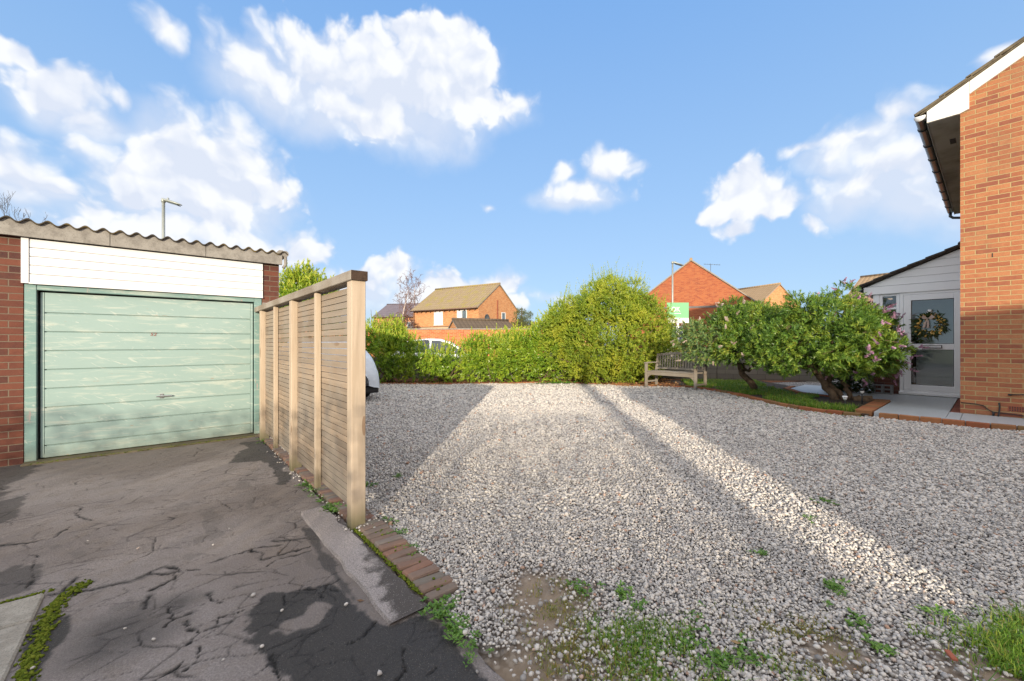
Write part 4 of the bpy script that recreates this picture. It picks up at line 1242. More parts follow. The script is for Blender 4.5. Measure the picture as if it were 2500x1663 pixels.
def make_garage():
    t = thing('garage', 'brick garage with wavy cement roof edge, white cladding and faded mint door', 'garage', (0, GY, 0))
    mb = MB()
    y0, y1 = GY, GY + 5.4
    mb.box(-4.2, GX0, y0, y0 + 0.215, -0.1, 2.505)
    mb.box(GX1, 1.315, y0, y0 + 0.215, -0.1, 2.505)
    mb.box(1.21, 1.313, y0 + 0.216, y1, -0.1, 2.50)
    mb.box(-4.2, 1.313, y1, y1 + 0.1, -0.1, 2.5)
    mb.box(-4.2, -4.1, y0 + 0.216, y1, -0.1, 2.5)
    mb.build('wall', M['brick_garage'], t)
    # concrete padstone seen above the right pier by the fence
    mb = MB(); mb.box(GX1 + 0.004, 1.318, y0 - 0.004, y0 + .2, 1.86, 1.925); mb.build('padstone', M['cement'], t, bevel=.004)
    # roof sheet with 146 mm waves running back
    xs = np.arange(-4.3, 1.42, 0.146 / 10)
    wz = lambda x: 2.655 + 0.023 * np.cos(2 * PI * (x - 1.36) / 0.1462)
    V = []; F = []
    for x in xs:
        z = float(wz(x))
        V += [(x, y0 - 0.10, z), (x, y1 + 0.2, z + .16), (x, y0 - 0.10, z + 0.017), (x, y1 + 0.2, z + .177)]
    n = len(xs)
    for i in range(n - 1):
        a = i * 4; c = a + 4
        F += [(a, a + 1, c + 1, c), (a + 2, c + 2, c + 3, a + 3), (a, c, c + 2, a + 2), (a + 1, a + 3, c + 3, c + 1)]
    mb = MB(); mb.add(V, F, True)
    mb.build('roof', M['sheet'], t)
    # barge boards with a wavy top, in three lengths
    for bx0, bx1 in ((-4.25, -2.36), (-2.355, -0.52), (-0.515, 0.505), (0.51, 1.345)):
        pass
    for bx0, bx1 in ((-4.25, -1.905), (-1.90, -0.49), (-0.484, 0.43), (0.436, 1.345)):
        mb = MB()
        xs2 = np.linspace(bx0, bx1, max(12, int((bx1 - bx0) / 0.0146)))
        V = []; F = []
        for x in xs2:
            z = float(wz(x)) - 0.002
            V += [(x, y0 - 0.075, 2.495), (x, y0 - 0.075, z), (x, y0 - 0.03, z), (x, y0 - 0.03, 2.495)]
        for i in range(len(xs2) - 1):
            a = i * 4; c = a + 4
            F += [(a, c, c + 1, a + 1), (a + 1, c + 1, c + 2, a + 2), (a + 2, c + 2, c + 3, a + 3), (a + 3, c + 3, c, a)]
        k = len(V) - 4
        F += [(0, 1, 2, 3), (k + 3, k + 2, k + 1, k)]
        mb.add(V, F, False)
        mb.build('barge_board', M['cement'], t)
    mb = MB()                                                    # dark fillet and gutter end at the right
    mb.box(1.30, 1.355, y0 - 0.09, y0 + .3, 2.66, 2.705)
    mb.tube([(1.36, y0 - 0.06, 2.68), (1.39, y0 - .06, 2.64), (1.39, y0 - .06, 2.50), (1.36, y0 - .06, 2.45)], 0.022, 8)
    mb.tube([(1.385, y0 - 0.085, 2.66), (1.385, y1, 2.66)], 0.045, 10)
    mb.build('gutter', M['cement'], t)
    # white cladding
    f = MB()
    z0, z1 = 2.003, 2.49
    nb = 5; h = (z1 - z0) / nb
    for i in range(nb):
        za, zb = z0 + i * h, z0 + (i + 1) * h
        f.prism([(GX0 + 0.045, y0 - 0.022, za), (GX0 + 0.045, y0 - 0.022, zb - 0.009), (GX0 + .045, y0 - 0.006, zb - 0.001), (GX0 + .045, y0 + .02, zb - 0.001), (GX0 + .045, y0 + .02, za)], (GX1 - GX0 - 0.04, 0, 0))
    f.box(GX0 - 0.012, GX0 + 0.043, y0 - 0.032, y0 + .02, z0 - .012, z1)
    f.box(GX0 + .043, GX1 + .006, y0 - 0.030, y0 + .02, z0 - .016, z0 - .001)
    f.build('cladding', M['white_pvc'], t)
    # timber frame
    fr = MB()
    fr.box(GX0 + 0.004, GX0 + 0.095, y0 + 0.005, y0 + .10, 0.0, 1.985)
    fr.box(GX1 - 0.095, GX1 - 0.004, y0 + 0.005, y0 + .10, 0.0, 1.985)
    fr.box(GX0 + 0.096, GX1 - 0.096, y0 + 0.009, y0 + .10, 1.925, 1.985)
    fr.build('door_frame', M['mint_peel'], t, bevel=.004)
    # door: nine ribs with pressed grooves
    dx0, dx1 = GX0 + 0.118, GX1 - 0.108
    d = MB()
    yd = y0 + 0.055
    zb, zt = 0.035, 1.905
    g = [0.165 + 0.2155 * k for k in range(9)]
    edges = [zb] + [z for z in g if z < zt] + [zt]
    prof = [(yd, zb)]
    for z in g:
        if z >= zt - .02: continue
        prof += [(yd, z - 0.008), (yd + 0.016, z - 0.003), (yd + 0.016, z + 0.003), (yd, z + 0.008)]
    prof += [(yd, zt), (yd + .04, zt), (yd + .04, zb)]
    d.prism([(dx0 + .03, p[0], p[1]) for p in prof], (dx1 - dx0 - .06, 0, 0))
    d.box(dx0, dx0 + .028, yd - .004, yd + .04, zb, zt)
    d.box(dx1 - .028, dx1, yd - .004, yd + .04, zb, zt)
    d.box(dx0 + .029, dx1 - .029, yd - .006, yd + .04, zb - .004, zb + .045)
    door = d.build('door', M['mint'], t, bevel=.002)
    # dark sheet standing in for the shade in gaps behind the frame
    k = MB(); k.box(GX0 + .02, GX1 - .02, y0 + .11, y0 + .13, 0, 2.4); k.build('gap_shade_sheet', M['dark_gap'], t)
    # handle and number
    hp = AT(395, 971, 5.14)
    hx = 0.02
    hd = MB()
    hz = 0.645
    hx = -0.015
    hd.lathe((hx, yd, hz), [(0.0, -0.03), (.013, -0.028), (.018, -.012), (.02, 0.0)], 12, 'y')
    hd.box(hx - .055, hx + .10, yd - .032, yd - .018, hz - .008, hz + .010)
    hd.box(hx - .02, hx + .02, yd - .006, yd + .004, hz - .03, hz + .032)
    hd.build('handle', M['chrome'], door, bevel=.004)
    text_mesh('number', '52', 0.055, M['rust'], door, (-0.10, yd - .003, 1.425), (1, 0, 0), (0, 0, 1), 0.001, 'CENTER', 1.15, 0.2)
    # threshold
    th = MB(); th.box(GX0, GX1, y0 - 0.14, y0 + .1, -.05, 0.02); th.build('threshold', M['mossy'], t, bevel=.01)
M['mossy'] = m_plain('mossy concrete', (0.13, 0.105, 0.07), 0.95, 0, 0.3, 18, 1.0, 60, (0.075, 0.075, 0.025))
make_garage()

# ------------------------------------------------------------------ slatted fence
def make_fence():
    t = thing('slatted_fence', 'pale timber fence with horizontal slats, tall posts and a grey capping rail', 'fence', (1.06, 2.95, 0))
    FXC = 1.06
    P0, P1, P2 = 2.98, 4.76, 6.52
    rg = random.Random(4)
    for y, w in ((P0, .10), (P1, .10), (P2, .10)):
        mb = MB(); mb.box(FXC - .05, FXC + .05, y - w / 2, y + w / 2, -0.05, 1.775); mb.build('post', M['fence_post'], t, bevel=.004)
    for y in ((P0 + P1) / 2, (P1 + P2) / 2):
        mb = MB(); mb.box(FXC - .045, FXC + .0, y - .0275, y + .0275, 0.06, 1.772); mb.build('batten', M['fence_post'], t, bevel=.003)
    for a, c in ((P0 + .05, P1 - .05), (P1 + .05, P2 - .05), (P2 + .05, GY)):
        mb = MB()
        z = 0.105
        while z < 1.728:
            h = 0.047
            j = rg.uniform(-.001, .001)
            mb.box(FXC + .004 + j, FXC + .022 + j, a - (.0 if a < 3.1 else 0), c, z, z + h)
            z += 0.0515
        mb.build('slat_panel', M['fence_slat'], t, bevel=.0015)
    mb = MB(); mb.box(FXC - .06, FXC + .06, P0 - .062, GY - .004, 1.776, 1.846); mb.build('cap_rail', M['fence_cap'], t, bevel=.004)
    mb = MB(); mb.box(FXC - .0585, FXC + .0585, P0 - .066, P0 - .0625, 1.778, 1.844); mb.build('end_grain', M['end_grain'], t)
make_fence()

# ------------------------------------------------------------------ main house
HX = 9.33
def make_house():
    t = thing('house', 'two storey orange brick house end with white bargeboard and dark eaves', 'house', (HX, 0.33, 0.26))
    S = 0.585
    zr = lambda y: 5.00 + (0.755 - y) * S            # underside of the tiles
    RY = -6.9
    mb = MB()
    mb.prism([(HX, 0.33, 0.1), (HX, 2 * RY, 0.1), (HX, 2 * RY, 5.0), (HX, RY, zr(RY) - .05), (HX, 0.33, zr(.33) - .05)], (0.22, 0, 0))
    mb.box(HX + .221, HX + 7.1, 0.11, 0.328, 0.1, 5.0)
    mb.prism([(HX + 7.1, 0.33, 0.1), (HX + 7.1, 2 * RY, 0.1), (HX + 7.1, 2 * RY, 5.0), (HX + 7.1, RY, zr(RY) - .05), (HX + 7.1, 0.33, zr(.33) - .05)], (0.22, 0, 0))
    mb.box(HX + .221, HX + 7.1, 2 * RY, 2 * RY + .2, 0.1, 5.0)
    mb.build('wall', M['brick_house'], t)
    # roof: stepped tile courses
    roof = MB()
    ang = math.atan(S)
    tdir = Vector((0, -math.cos(ang), math.sin(ang))); nrm = Vector((0, math.sin(ang), math.cos(ang)))
    x0, x1 = HX - .075, HX + 7.4
    rg = random.Random(1)
    L = (0.80 - RY) / math.cos(ang)
    n = int(L / 0.325) + 1
    base = Vector((0, 0.80, zr(0.80)))
    for i in range(n):
        s = i * 0.325
        for k, (xa, xb) in enumerate(((x0, x0 + .31), (x0 + .314, x1))):
            c = base + tdir * (s + .185) + nrm * (0.036)
            a2 = ang - 0.06
            td = Vector((0, -math.cos(a2), math.sin(a2))); nn = Vector((0, math.sin(a2), math.cos(a2)))
            jz = rg.uniform(-.004, .004)
            roof.obox((0.5 * (xa + xb), c.y, c.z + jz + 0.004), ((xb - xa) / 2, 0, 0), td * 0.19, nn * 0.021)
    # rear slope
    roof.prism([(x0, RY, zr(RY) + .05), (x0, 2 * RY - .6, 4.75), (x0, 2 * RY - .6, 4.70), (x0, RY, zr(RY))], (x1 - x0, 0, 0))
    # undercloak so that no sky shows between courses
    roof.prism([(x0 + .01, 0.77, zr(.77) - .004), (x0 + .01, RY, zr(RY) - .004), (x0 + .01, RY, zr(RY) + .02), (x0 + .01, 0.77, zr(.77) + .02)], (x1 - x0 - .02, 0, 0))
    roof.build('roof', M['tile_main'], t, bevel=.005)
    # bargeboard and box end
    bb = MB()
    bb.prism([(HX - .045, .235, zr(.235) - .01), (HX - .045, RY, zr(RY) - .01), (HX - .045, RY, zr(RY) - .20), (HX - .045, .235, zr(.235) - .20)], (0.042, 0, 0))
    bb.build('bargeboard', M['barge'], t, bevel=.003)
    be = MB()
    be.prism([(HX - .05, .69, zr(.69) - .01), (HX - .05, .238, zr(.238) - .01), (HX - .05, .238, 4.88), (HX - .05, .335, 4.845), (HX - .05, .69, 4.845)], (0.047, 0, 0))
    be.build('box_end', M['barge'], t, bevel=.003)
    sf = MB()
    sf.box(HX, HX + 7.1, .331, .675, 4.845, 4.86)
    so = sf.build('soffit', M['soffit'], t)
    v = MB()
    for xx in (HX + 1.0, HX + 4.6):
        v.box(xx, xx + .25, .42, .49, 4.838, 4.846)
    build_each(v, 'vent', M['black'], so)
    fa = MB(); fa.box(HX, HX + 7.1, .676, .692, 4.835, 5.0); fa.build('fascia', M['gutter_light'], t, bevel=.002)
    # gutter: half round with brackets, a stop end, and a swan neck at the far end
    gu = MB()
    gx0, gx1 = HX - .17, HX + 7.05
    cy, cz, r = .76, 4.925, .062
    V = []; F = []
    seg = 10
    for xx in (gx0, gx1):
        for k in range(seg + 1):
            th = PI + PI * k / seg
            V.append((xx, cy + r * math.cos(th), cz + r * math.sin(th)))
    for k in range(seg): F.append((k, k + 1, seg + 2 + k, seg + 1 + k))
    F.append(list(range(seg + 1))); F.append(list(range(seg + 1, 2 * seg + 2)))
    gu.add(V, F, True)
    for xx in np.arange(gx0 + .5, gx1, 0.85):
        V = []; F = []
        for x2 in (xx, xx + .05):
            for k in range(seg + 1):
                th = PI + PI * k / seg
                V.append((x2, cy + (r + .009) * math.cos(th), cz + (r + .009) * math.sin(th)))
        for k in range(seg): F.append((k, k + 1, seg + 2 + k, seg + 1 + k))
        F.append(list(range(seg + 1))); F.append(list(range(seg + 1, 2 * seg + 2)))
        gu.add(V, F, True)
    g = gu.build('gutter', M['gutter'], t)
    se = MB(); se.lathe((gx0 - .006, cy, cz), [(0, 0), (r + .006, 0), (r + .006, .012), (0, .012)], 20, 'x')
    # keep the lower half only
    se.v = [(p[0], p[1], min(p[2], cz + .012)) for p in se.v]
    se.build('stop_end', M['white_pvc'], g)
    dp = MB()
    dp.tube([(gx1 - .05, cy, cz - .05), (gx1 - .05, cy, cz - .14), (gx1 - .05, cy - .05, cz - .19), (gx1 - .05, .45, cz - .25), (gx1 - .05, .39, cz - .31), (gx1 - .05, .385, .3)], .034, 10)
    dp.build('downpipe', M['gutter'], t)
    wl = MB(); wl.tube([(HX + 2.7, .345, 4.62), (HX + 2.7, .40, 4.62), (HX + 2.7, .40, 4.45)], .018, 8); wl.build('bracket', M['white_pvc'], t)
    # air brick, weep holes, tap pipe
    ab = MB(); ab.box(HX - .004, HX + .02, -.36, -.135, .345, .42); a = ab.build('air_brick', M['terracotta'], t)
    ah = MB()
    for i in range(9):
        for j in range(3): ah.box(HX - .006, HX - .0035, -.35 + i * .0235, -.338 + i * .0235, .353 + j * .023, .367 + j * .023)
    ah.build('grille', M['black'], a)
    hh = MB(); hh.box(HX - .003, HX + .01, .004, .014, 2.60, 2.66); hh.build('weep_hole', M['black'], t)
    tp = MB(); tp.tube([(HX - .02, -.16, .585), (HX - .03, -.3, .60), (HX - .03, -.7, .60)], .008, 8); tp.lathe((HX - .02, -.155, .585), [(.0, -.02), (.014, -.012), (.014, .012), (0, .02)], 10, 'y'); tp.build('pipe', M['black'], t)
    cb = MB()
    X = HX - .012
    cb.tube([(X, .325, .42), (X, .18, .415), (X, .10, .40), (X, .05, .345), (X, -.0, .315), (X, -.06, .31), (X, -.2, .305), (X, -.45, .275), (X, -.9, .27)], .0065, 6)
    cb.tube([(X - .01, -.055, .46), (X - .012, -.06, .40), (X - .02, -.055, .30), (X - .05, -.045, .266)], .009, 6)
    cb.tube([(X - .01, .0, .315), (X - .012, .0, .255)], .012, 6)
    build_each(cb, 'cable', M['black'], t)
M['gutter_light'] = m_plain('grey fascia', (0.33, 0.34, 0.35), 0.4)
M['terracotta'] = m_plain('terracotta', (0.30, 0.09, 0.05), 0.85)
make_house()

# ------------------------------------------------------------------ porch
def make_porch():
    PX = 11.85
    t = thing('porch', 'white clad lean-to porch with dark tiled roof and glazed side light', 'porch', (PX, 0.33, 0.26))
    YL = 1.70                                  # left corner
    w = MB()
    w.box(PX, PX + .1, 1.285, YL, .1, 1.10)
    w.box(PX + .101, PX + 2.4, YL - .1, YL, .1, 1.10)
    w.box(PX + 2.4, PX + 2.5, .335, YL, .1, 2.45)
    w.build('dwarf_wall', M['brick_garage'], t)
    # white front: cladding gable and header
    S = 0.43
    zt = lambda y: 2.60 + (1.86 - y) * S
    c = MB()
    zz = 2.565
    rows = [2.565 + .15 * k for k in range(6)]
    for a in rows:
        b_ = a + .145
        yl = lambda z: 1.80 - max(0, (z - 2.575)) / S
        ya, yb = yl(a), yl(b_)
        if ya < .34: continue
        pts = [(PX - .03, .335, a), (PX - .03, max(.336, ya), a), (PX - .03, max(.336, yb), b_), (PX - .03, .335, b_)]
        if yb < .34: pts = [(PX - .03, .335, a), (PX - .03, ya, a), (PX - .03, .335, zt(.335) - .05)]
        c.prism(pts, (0.025, 0, 0))
    c.build('cladding', M['porch_pvc'], t, bevel=.002)
    ln = MB(); ln.prism([(PX - .004, .335, 2.40), (PX - .004, 1.79, 2.40), (PX - .004, 1.79, 2.60), (PX - .004, .335, zt(.335) - .04)], (0.05, 0, 0)); ln.build('backing', M['dark_grey'], t)
    h = MB()
    h.box(PX - .055, PX - .006, .335, 1.86, 2.385, 2.555)
    h.box(PX - .006, PX + 2.5, 1.79, 1.86, 2.385, 2.555)
    h.build('fascia', M['porch_pvc'], t, bevel=.004)
    # roof
    ang = math.atan(S)
    r = MB()
    td = Vector((0, -math.cos(ang), math.sin(ang))); nn = Vector((0, math.sin(ang), math.cos(ang)))
    base = Vector((0, 1.93, zt(1.93) - .02))
    L = (1.93 - .335) / math.cos(ang)
    n = 6
    for i in range(n):
        s = i * L / n
        cc = base + td * (s + L / n / 2) + nn * .035
        a2 = ang - .06
        t2 = Vector((0, -math.cos(a2), math.sin(a2))); n2 = Vector((0, math.sin(a2), math.cos(a2)))
        r.obox((PX + 1.2, cc.y, cc.z), (1.32, 0, 0), t2 * (L / n / 2 + .006), n2 * .020)
    r.prism([(PX - .10, 1.90, zt(1.90) - .03), (PX - .10, .335, zt(.335) - .03), (PX - .10, .335, zt(.335) + .005), (PX - .10, 1.90, zt(1.90) + .005)], (2.6, 0, 0))
    r.build('roof', M['tile_porch'], t, bevel=.004)
    fl = MB(); fl.prism([(PX - .13, .45, zt(.45) + .05), (PX - .13, .335, zt(.335) + .06), (PX - .13, .335, zt(.335) + .10), (PX - .13, .44, zt(.44) + .075)], (2.6, 0, 0)); fl.build('flashing', M['gutter'], t)
    gt = MB(); gt.tube([(PX - .12, 1.925, 2.515), (PX + 2.5, 1.925, 2.515)], .045, 10); gt.build('gutter', M['gutter'], t)
    # side light: frame, transom, panes
    def frame(mb, y0, y1, z0, z1, w, x0=PX - .01, x1=PX + .06):
        mb.box(x0, x1, y0, y0 + w, z0, z1); mb.box(x0, x1, y1 - w, y1, z0, z1)
        mb.box(x0 + .002, x1, y0 + w, y1 - w, z0, z0 + w); mb.box(x0 + .002, x1, y0 + w, y1 - w, z1 - w, z1)
    f = MB()
    f.box(PX - .02, PX + .07, 1.60, YL + .004, 1.10, 2.385)
    frame(f, 1.285, 1.60, 1.10, 2.385, .05)
    f.box(PX - .008, PX + .06, 1.335, 1.55, 2.05, 2.10)
    win = f.build('window_frame', M['porch_pvc'], t, bevel=.003)
    p = MB(); p.box(PX + .025, PX + .03, 1.335, 1.55, 1.15, 2.05); p.box(PX + .025, PX + .03, 1.335, 1.55, 2.10, 2.335); build_each(p, 'pane', M['glass'], win)
    sl = MB(); frame_s = sl
    for (a, b_) in ((PX + .16, PX + .82), (PX + .82, PX + 1.5), (PX + 1.5, PX + 2.35)):
        sl.box(a, a + .05, YL - .07, YL + .002, 1.10, 2.385); sl.box(a + .05, b_, YL - .07, YL, 1.10, 1.15); sl.box(a + .05, b_, YL - .07, YL, 2.33, 2.385)
    ws = sl.build('window_frame', M['porch_pvc'], t)
    p = MB(); p.box(PX + .17, PX + 2.3, YL - .04, YL - .035, 1.15, 2.33); p.build('pane', M['glass'], ws)
    # door frame and door
    DF = MB()
    y0, y1 = .345, 1.28
    DF.box(PX - .035, PX + .05, y1 - .055, y1, .30, 2.385); DF.box(PX - .035, PX + .05, y0 - .01, y0 + .035, .30, 2.385)
    DF.box(PX - .033, PX + .05, y0 + .035, y1 - .055, 2.335, 2.385)
    DF.box(PX - .075, PX + .05, y0 - .01, y1 + .01, .265, .318)
    DF.box(PX - .05, PX + .05, y0 + .035, y1 - .055, .318, .352)
    DF.build('door_frame', M['porch_pvc'], t, bevel=.004)
    D = MB()
    a, b_ = y0 + .04, y1 - .06
    D.box(PX - .045, PX + .03, a, a + .115, .356, 2.33); D.box(PX - .045, PX + .03, b_ - .115, b_, .356, 2.33)
    D.box(PX - .043, PX + .03, a + .115, b_ - .115, .356, .475); D.box(PX - .043, PX + .03, a + .115, b_ - .115, 2.215, 2.33); D.box(PX - .043, PX + .03, a + .115, b_ - .115, 1.20, 1.315)
    door = D.build('door', M['porch_pvc'], t, bevel=.004)
    gk = MB()
    for z0, z1 in ((.475, 1.20), (1.315, 2.215)):
        q = .008
        gk.box(PX - .030, PX + .02, a + .115, a + .115 + q, z0, z1); gk.box(PX - .030, PX + .02, b_ - .115 - q, b_ - .115, z0, z1)
        gk.box(PX - .029, PX + .02, a + .115 + q, b_ - .115 - q, z0, z0 + q); gk.box(PX - .029, PX + .02, a + .115 + q, b_ - .115 - q, z1 - q, z1)
    gk.build('gasket', M['black'], door)
    p = MB(); p.box(PX - .006, PX, a + .12, b_ - .12, .48, 1.195); p.build('pane', M['glass'], door)
    p = MB(); p.box(PX - .006, PX, a + .12, b_ - .12, 1.32, 2.21); p.build('pane', M['glass'], door)
    lb = MB(); lb.box(PX - .062, PX - .046, .66, .94, 1.228, 1.290); l = lb.build('letter_box', M['black'], door)
    lb = MB(); lb.box(PX - .066, PX - .0625, .672, .928, 1.240, 1.280); lb.build('flap', M['white_pvc'], l)
    hd = MB(); hd.box(PX - .056, PX - .046, b_ - .075, b_ - .035, 1.20, 1.42); hd.tube([(PX - .05, b_ - .055, 1.345), (PX - .095, b_ - .055, 1.345), (PX - .097, b_ - .16, 1.345)], .010, 8); hd.box(PX - .058, PX - .0555, b_ - .062, b_ - .048, 1.235, 1.275)
    hd.build('handle', M['chrome'], door, bevel=.002)
    # inside: rear plaster, floor
    i = MB()
    i.box(PX + 1.66, PX + 1.70, .34, YL - .11, .27, 2.5)
    i.box(PX + .06, PX + 2.36, .332, .345, .27, 2.9)
    i.box(PX + .06, PX + 2.36, .345, YL - .11, .25, .265)
    i.box(PX + .06, PX + 2.36, .345, 1.78, 2.48, 2.5)
    i.build('inner_wall', M['plaster'], t)
    sh = MB()
    sh.box(PX + 1.0, PX + 1.5, .35, .45, 1.90, 1.92)
    sh.box(PX + 1.5, PX + 1.655, .95, 1.5, 1.72, 1.745)
    build_each(sh, 'shelf', M['black'], t)
    for (xx, yy, zz, s) in ((PX + 1.58, 1.36, 1.745, .05), (PX + 1.58, 1.22, 1.745, .05)):
        q = MB(); q.lathe((xx, yy, zz), [(0, 0), (s * .8, 0), (s * .55, .05), (s * 1.1, .07), (s * .9, .15), (0, .15)], 12)
        q.build('small_lamp', M['brown'], t)
    cb = MB()
    rg = random.Random(2)
    cb.box(PX + 1.2, PX + 1.6, 1.15, 1.55, 1.16, 1.20)
    for q1, q2 in ((1.24, 1.19), (1.24, 1.51), (1.56, 1.19), (1.56, 1.51)): cb.box(PX + q1 - .02, PX + q1 + .02, q2 - .02, q2 + .02, .266, 1.159)
    cb.build('plant_stand', M['brown'], t)
    L = leaf_ball([(PX + 1.4, 1.32, 1.38, .2, .22, .2)], 260, .11, .05, 4)
    o = np_mesh('pot_plant', L[0], L[1], M['shade_leaf'], t, loc=t.location)
M['brown'] = m_plain('dark brown wood', (0.045, 0.03, 0.022), 0.5)
M['dark_grey'] = m_plain('grey groove', (0.28, 0.29, 0.30), 0.6)

# ------------------------------------------------------------------ foliage
def norm(a):
    return a / (np.linalg.norm(a, axis=-1, keepdims=True) + 1e-9)

def shell_points(ells, n, rg, depth=0.25, lump=0.16, lumpf=2.2, zmin=0.04, back=None):
    """points on the lumpy skin of a union of ellipsoids (cx,cy,cz,rx,ry,rz), with outward normals"""
    E = np.array(ells, dtype=float)
    area = (E[:, 3] * E[:, 4] + E[:, 4] * E[:, 5] + E[:, 3] * E[:, 5]); area /= area.sum()
    P = []; N = []; got = 0
    while got < n:
        m = int((n - got) * 1.8) + 50
        k = rg.choice(len(E), m, p=area)
        d = norm(rg.normal(0, 1, (m, 3)))
        c = E[k, :3]; r = E[k, 3:]
        base = c + d * r
        s = fbm(base[:, 0] * lumpf + base[:, 2] * 1.7, base[:, 1] * lumpf - base[:, 2] * 1.3, 51, 3) - 0.5
        rad = 1 + lump * 2 * s - depth * rg.random(m) ** 1.8
        p = c + d * r * rad[:, None]
        nn = norm(d / r)
        ok = p[:, 2] > zmin
        for j in range(len(E)):
            q = (p - E[j, :3]) / E[j, 3:]
            ok &= ~((np.sum(q * q, 1) < max(0.3, 1 - depth - 0.22) ** 2) & (k != j))
        if back is not None:
            facing = nn @ np.array(back)
            ok &= (facing > -0.35) | (rg.random(m) < 0.35)
        P.append(p[ok]); N.append(nn[ok]); got += ok.sum()
    return np.concatenate(P)[:n], np.concatenate(N)[:n]

def leaf_geo(base, d, side, L, Wd, fold=0.25, droop=0.15):
    """folded diamond leaves: base (n,3), direction d, side s"""
    up = np.cross(side, d)
    mid = base + d * (L * 0.45)[:, None]
    tip = base + d * L[:, None] - np.array([0, 0, 1.0]) * (L * droop)[:, None]
    l = mid + side * (Wd / 2)[:, None] + up * (Wd * fold)[:, None]
    r = mid - side * (Wd / 2)[:, None] + up * (Wd * fold)[:, None]
    V = np.stack([base, r, tip, l], 1).reshape(-1, 3)
    b = (np.arange(len(base)) * 4)[:, None]
    F = np.concatenate([b + np.array([0, 1, 2]), b + np.array([0, 2, 3])])
    return V, F

def shoots(P, N, rg, stem, leaves, L, Wd, upb=0.5, spread=0.85, jit=0.35, fold=0.25, droop=0.15, whorl=2.4):
    """leafy shoots at P growing along N mixed with up; returns leaf verts, faces and stem lines"""
    n = len(P)
    D = norm(N * (1 - upb) + np.array([0, 0, 1.0]) * upb + rg.normal(0, jit, (n, 3)))
    a = norm(np.cross(D, norm(rg.normal(0, 1, (n, 3))))); b = np.cross(D, a)
    sl = stem * rg.uniform(0.6, 1.3, n)
    BV = []; DV = []; SV = []; LV = []
    for k in range(leaves):
        t = (k + 0.5) / leaves
        th = k * whorl + rg.uniform(0, 0.6, n)
        rad = a * np.cos(th)[:, None] + b * np.sin(th)[:, None]
        pos = P + D * (sl * t)[:, None]
        sp = spread * (1 - 0.55 * t) + rg.normal(0, 0.08, n)
        dd = norm(D * np.cos(sp)[:, None] + rad * np.sin(sp)[:, None])
        sd_ = norm(np.cross(dd, D) + 1e-4)
        BV.append(pos); DV.append(dd); SV.append(sd_); LV.append(L * rg.uniform(0.7, 1.2, n) * (1 - 0.25 * t))
    B = np.concatenate(BV); Dd = np.concatenate(DV); S = np.concatenate(SV); Ls = np.concatenate(LV)
    return leaf_geo(B, Dd, S, Ls, Ls * (Wd / L), fold, droop), (P + D * sl[:, None])

def leaf_ball(ells, n, L, Wd, seed=1):
    rg = np.random.default_rng(seed)
    P, N = shell_points(ells, n, rg, 0.8, 0.1)
    d = norm(N + rg.normal(0, .6, N.shape)); s = norm(np.cross(d, rg.normal(0, 1, N.shape)))
    return leaf_geo(P, d, s, L * rg.uniform(.6, 1.2, n), Wd * rg.uniform(.6, 1.2, n))

def join(*gs):
    V = []; F = []; mi = []; o = 0
    for i, (v, f) in enumerate(gs):
        V.append(v); F.append(f + o); o += len(v); mi.append(np.full(len(f), i))
    return np.concatenate(V), np.concatenate(F), np.concatenate(mi)

def lumpy(E, n, rg, lo, hi, up=0.25, out=0.92, flat=0.9, latmax=None):
    """add n smaller shoulders standing out of the main masses"""
    A = np.array(E, dtype=float); w = A[:, 3] * A[:, 5]; w /= w.sum()
    add = []
    for _ in range(n):
        e = A[rg.choice(len(A), p=w)]
        d = norm(rg.normal(0, 1, 3) + np.array([0, 0, up])); r = rg.uniform(lo, hi)
        c = e[:3] + d * e[3:] * rg.uniform(out - .12, out + .08)
        if c[2] < r * .5 or (latmax is not None and LD(c[0], c[1])[0] + r > latmax): continue
        add.append((c[0], c[1], c[2], r, r, r * flat))
    return list(E) + add

TOCAM = lambda p: norm(np.array([-p[0], -p[1], 0.15]))

def stems_mb(base, ells, rg, n=8, r0=0.03):
    mb = MB()
    for _ in range(n):
        e = ells[rg.integers(len(ells))]
        tip = Vector(e[:3]) + Vector(rg.normal(0, .45, 3) * np.array(e[3:]))
        b0 = Vector(base) + Vector((rg.normal(0, .12), rg.normal(0, .12), -0.05))
        mid = b0.lerp(tip, .5) + Vector(rg.normal(0, .12, 3))
        mb.tube([b0, b0.lerp(mid, .6) , mid, tip], [r0, r0 * .8, r0 * .6, r0 * .25], 6)
    return mb

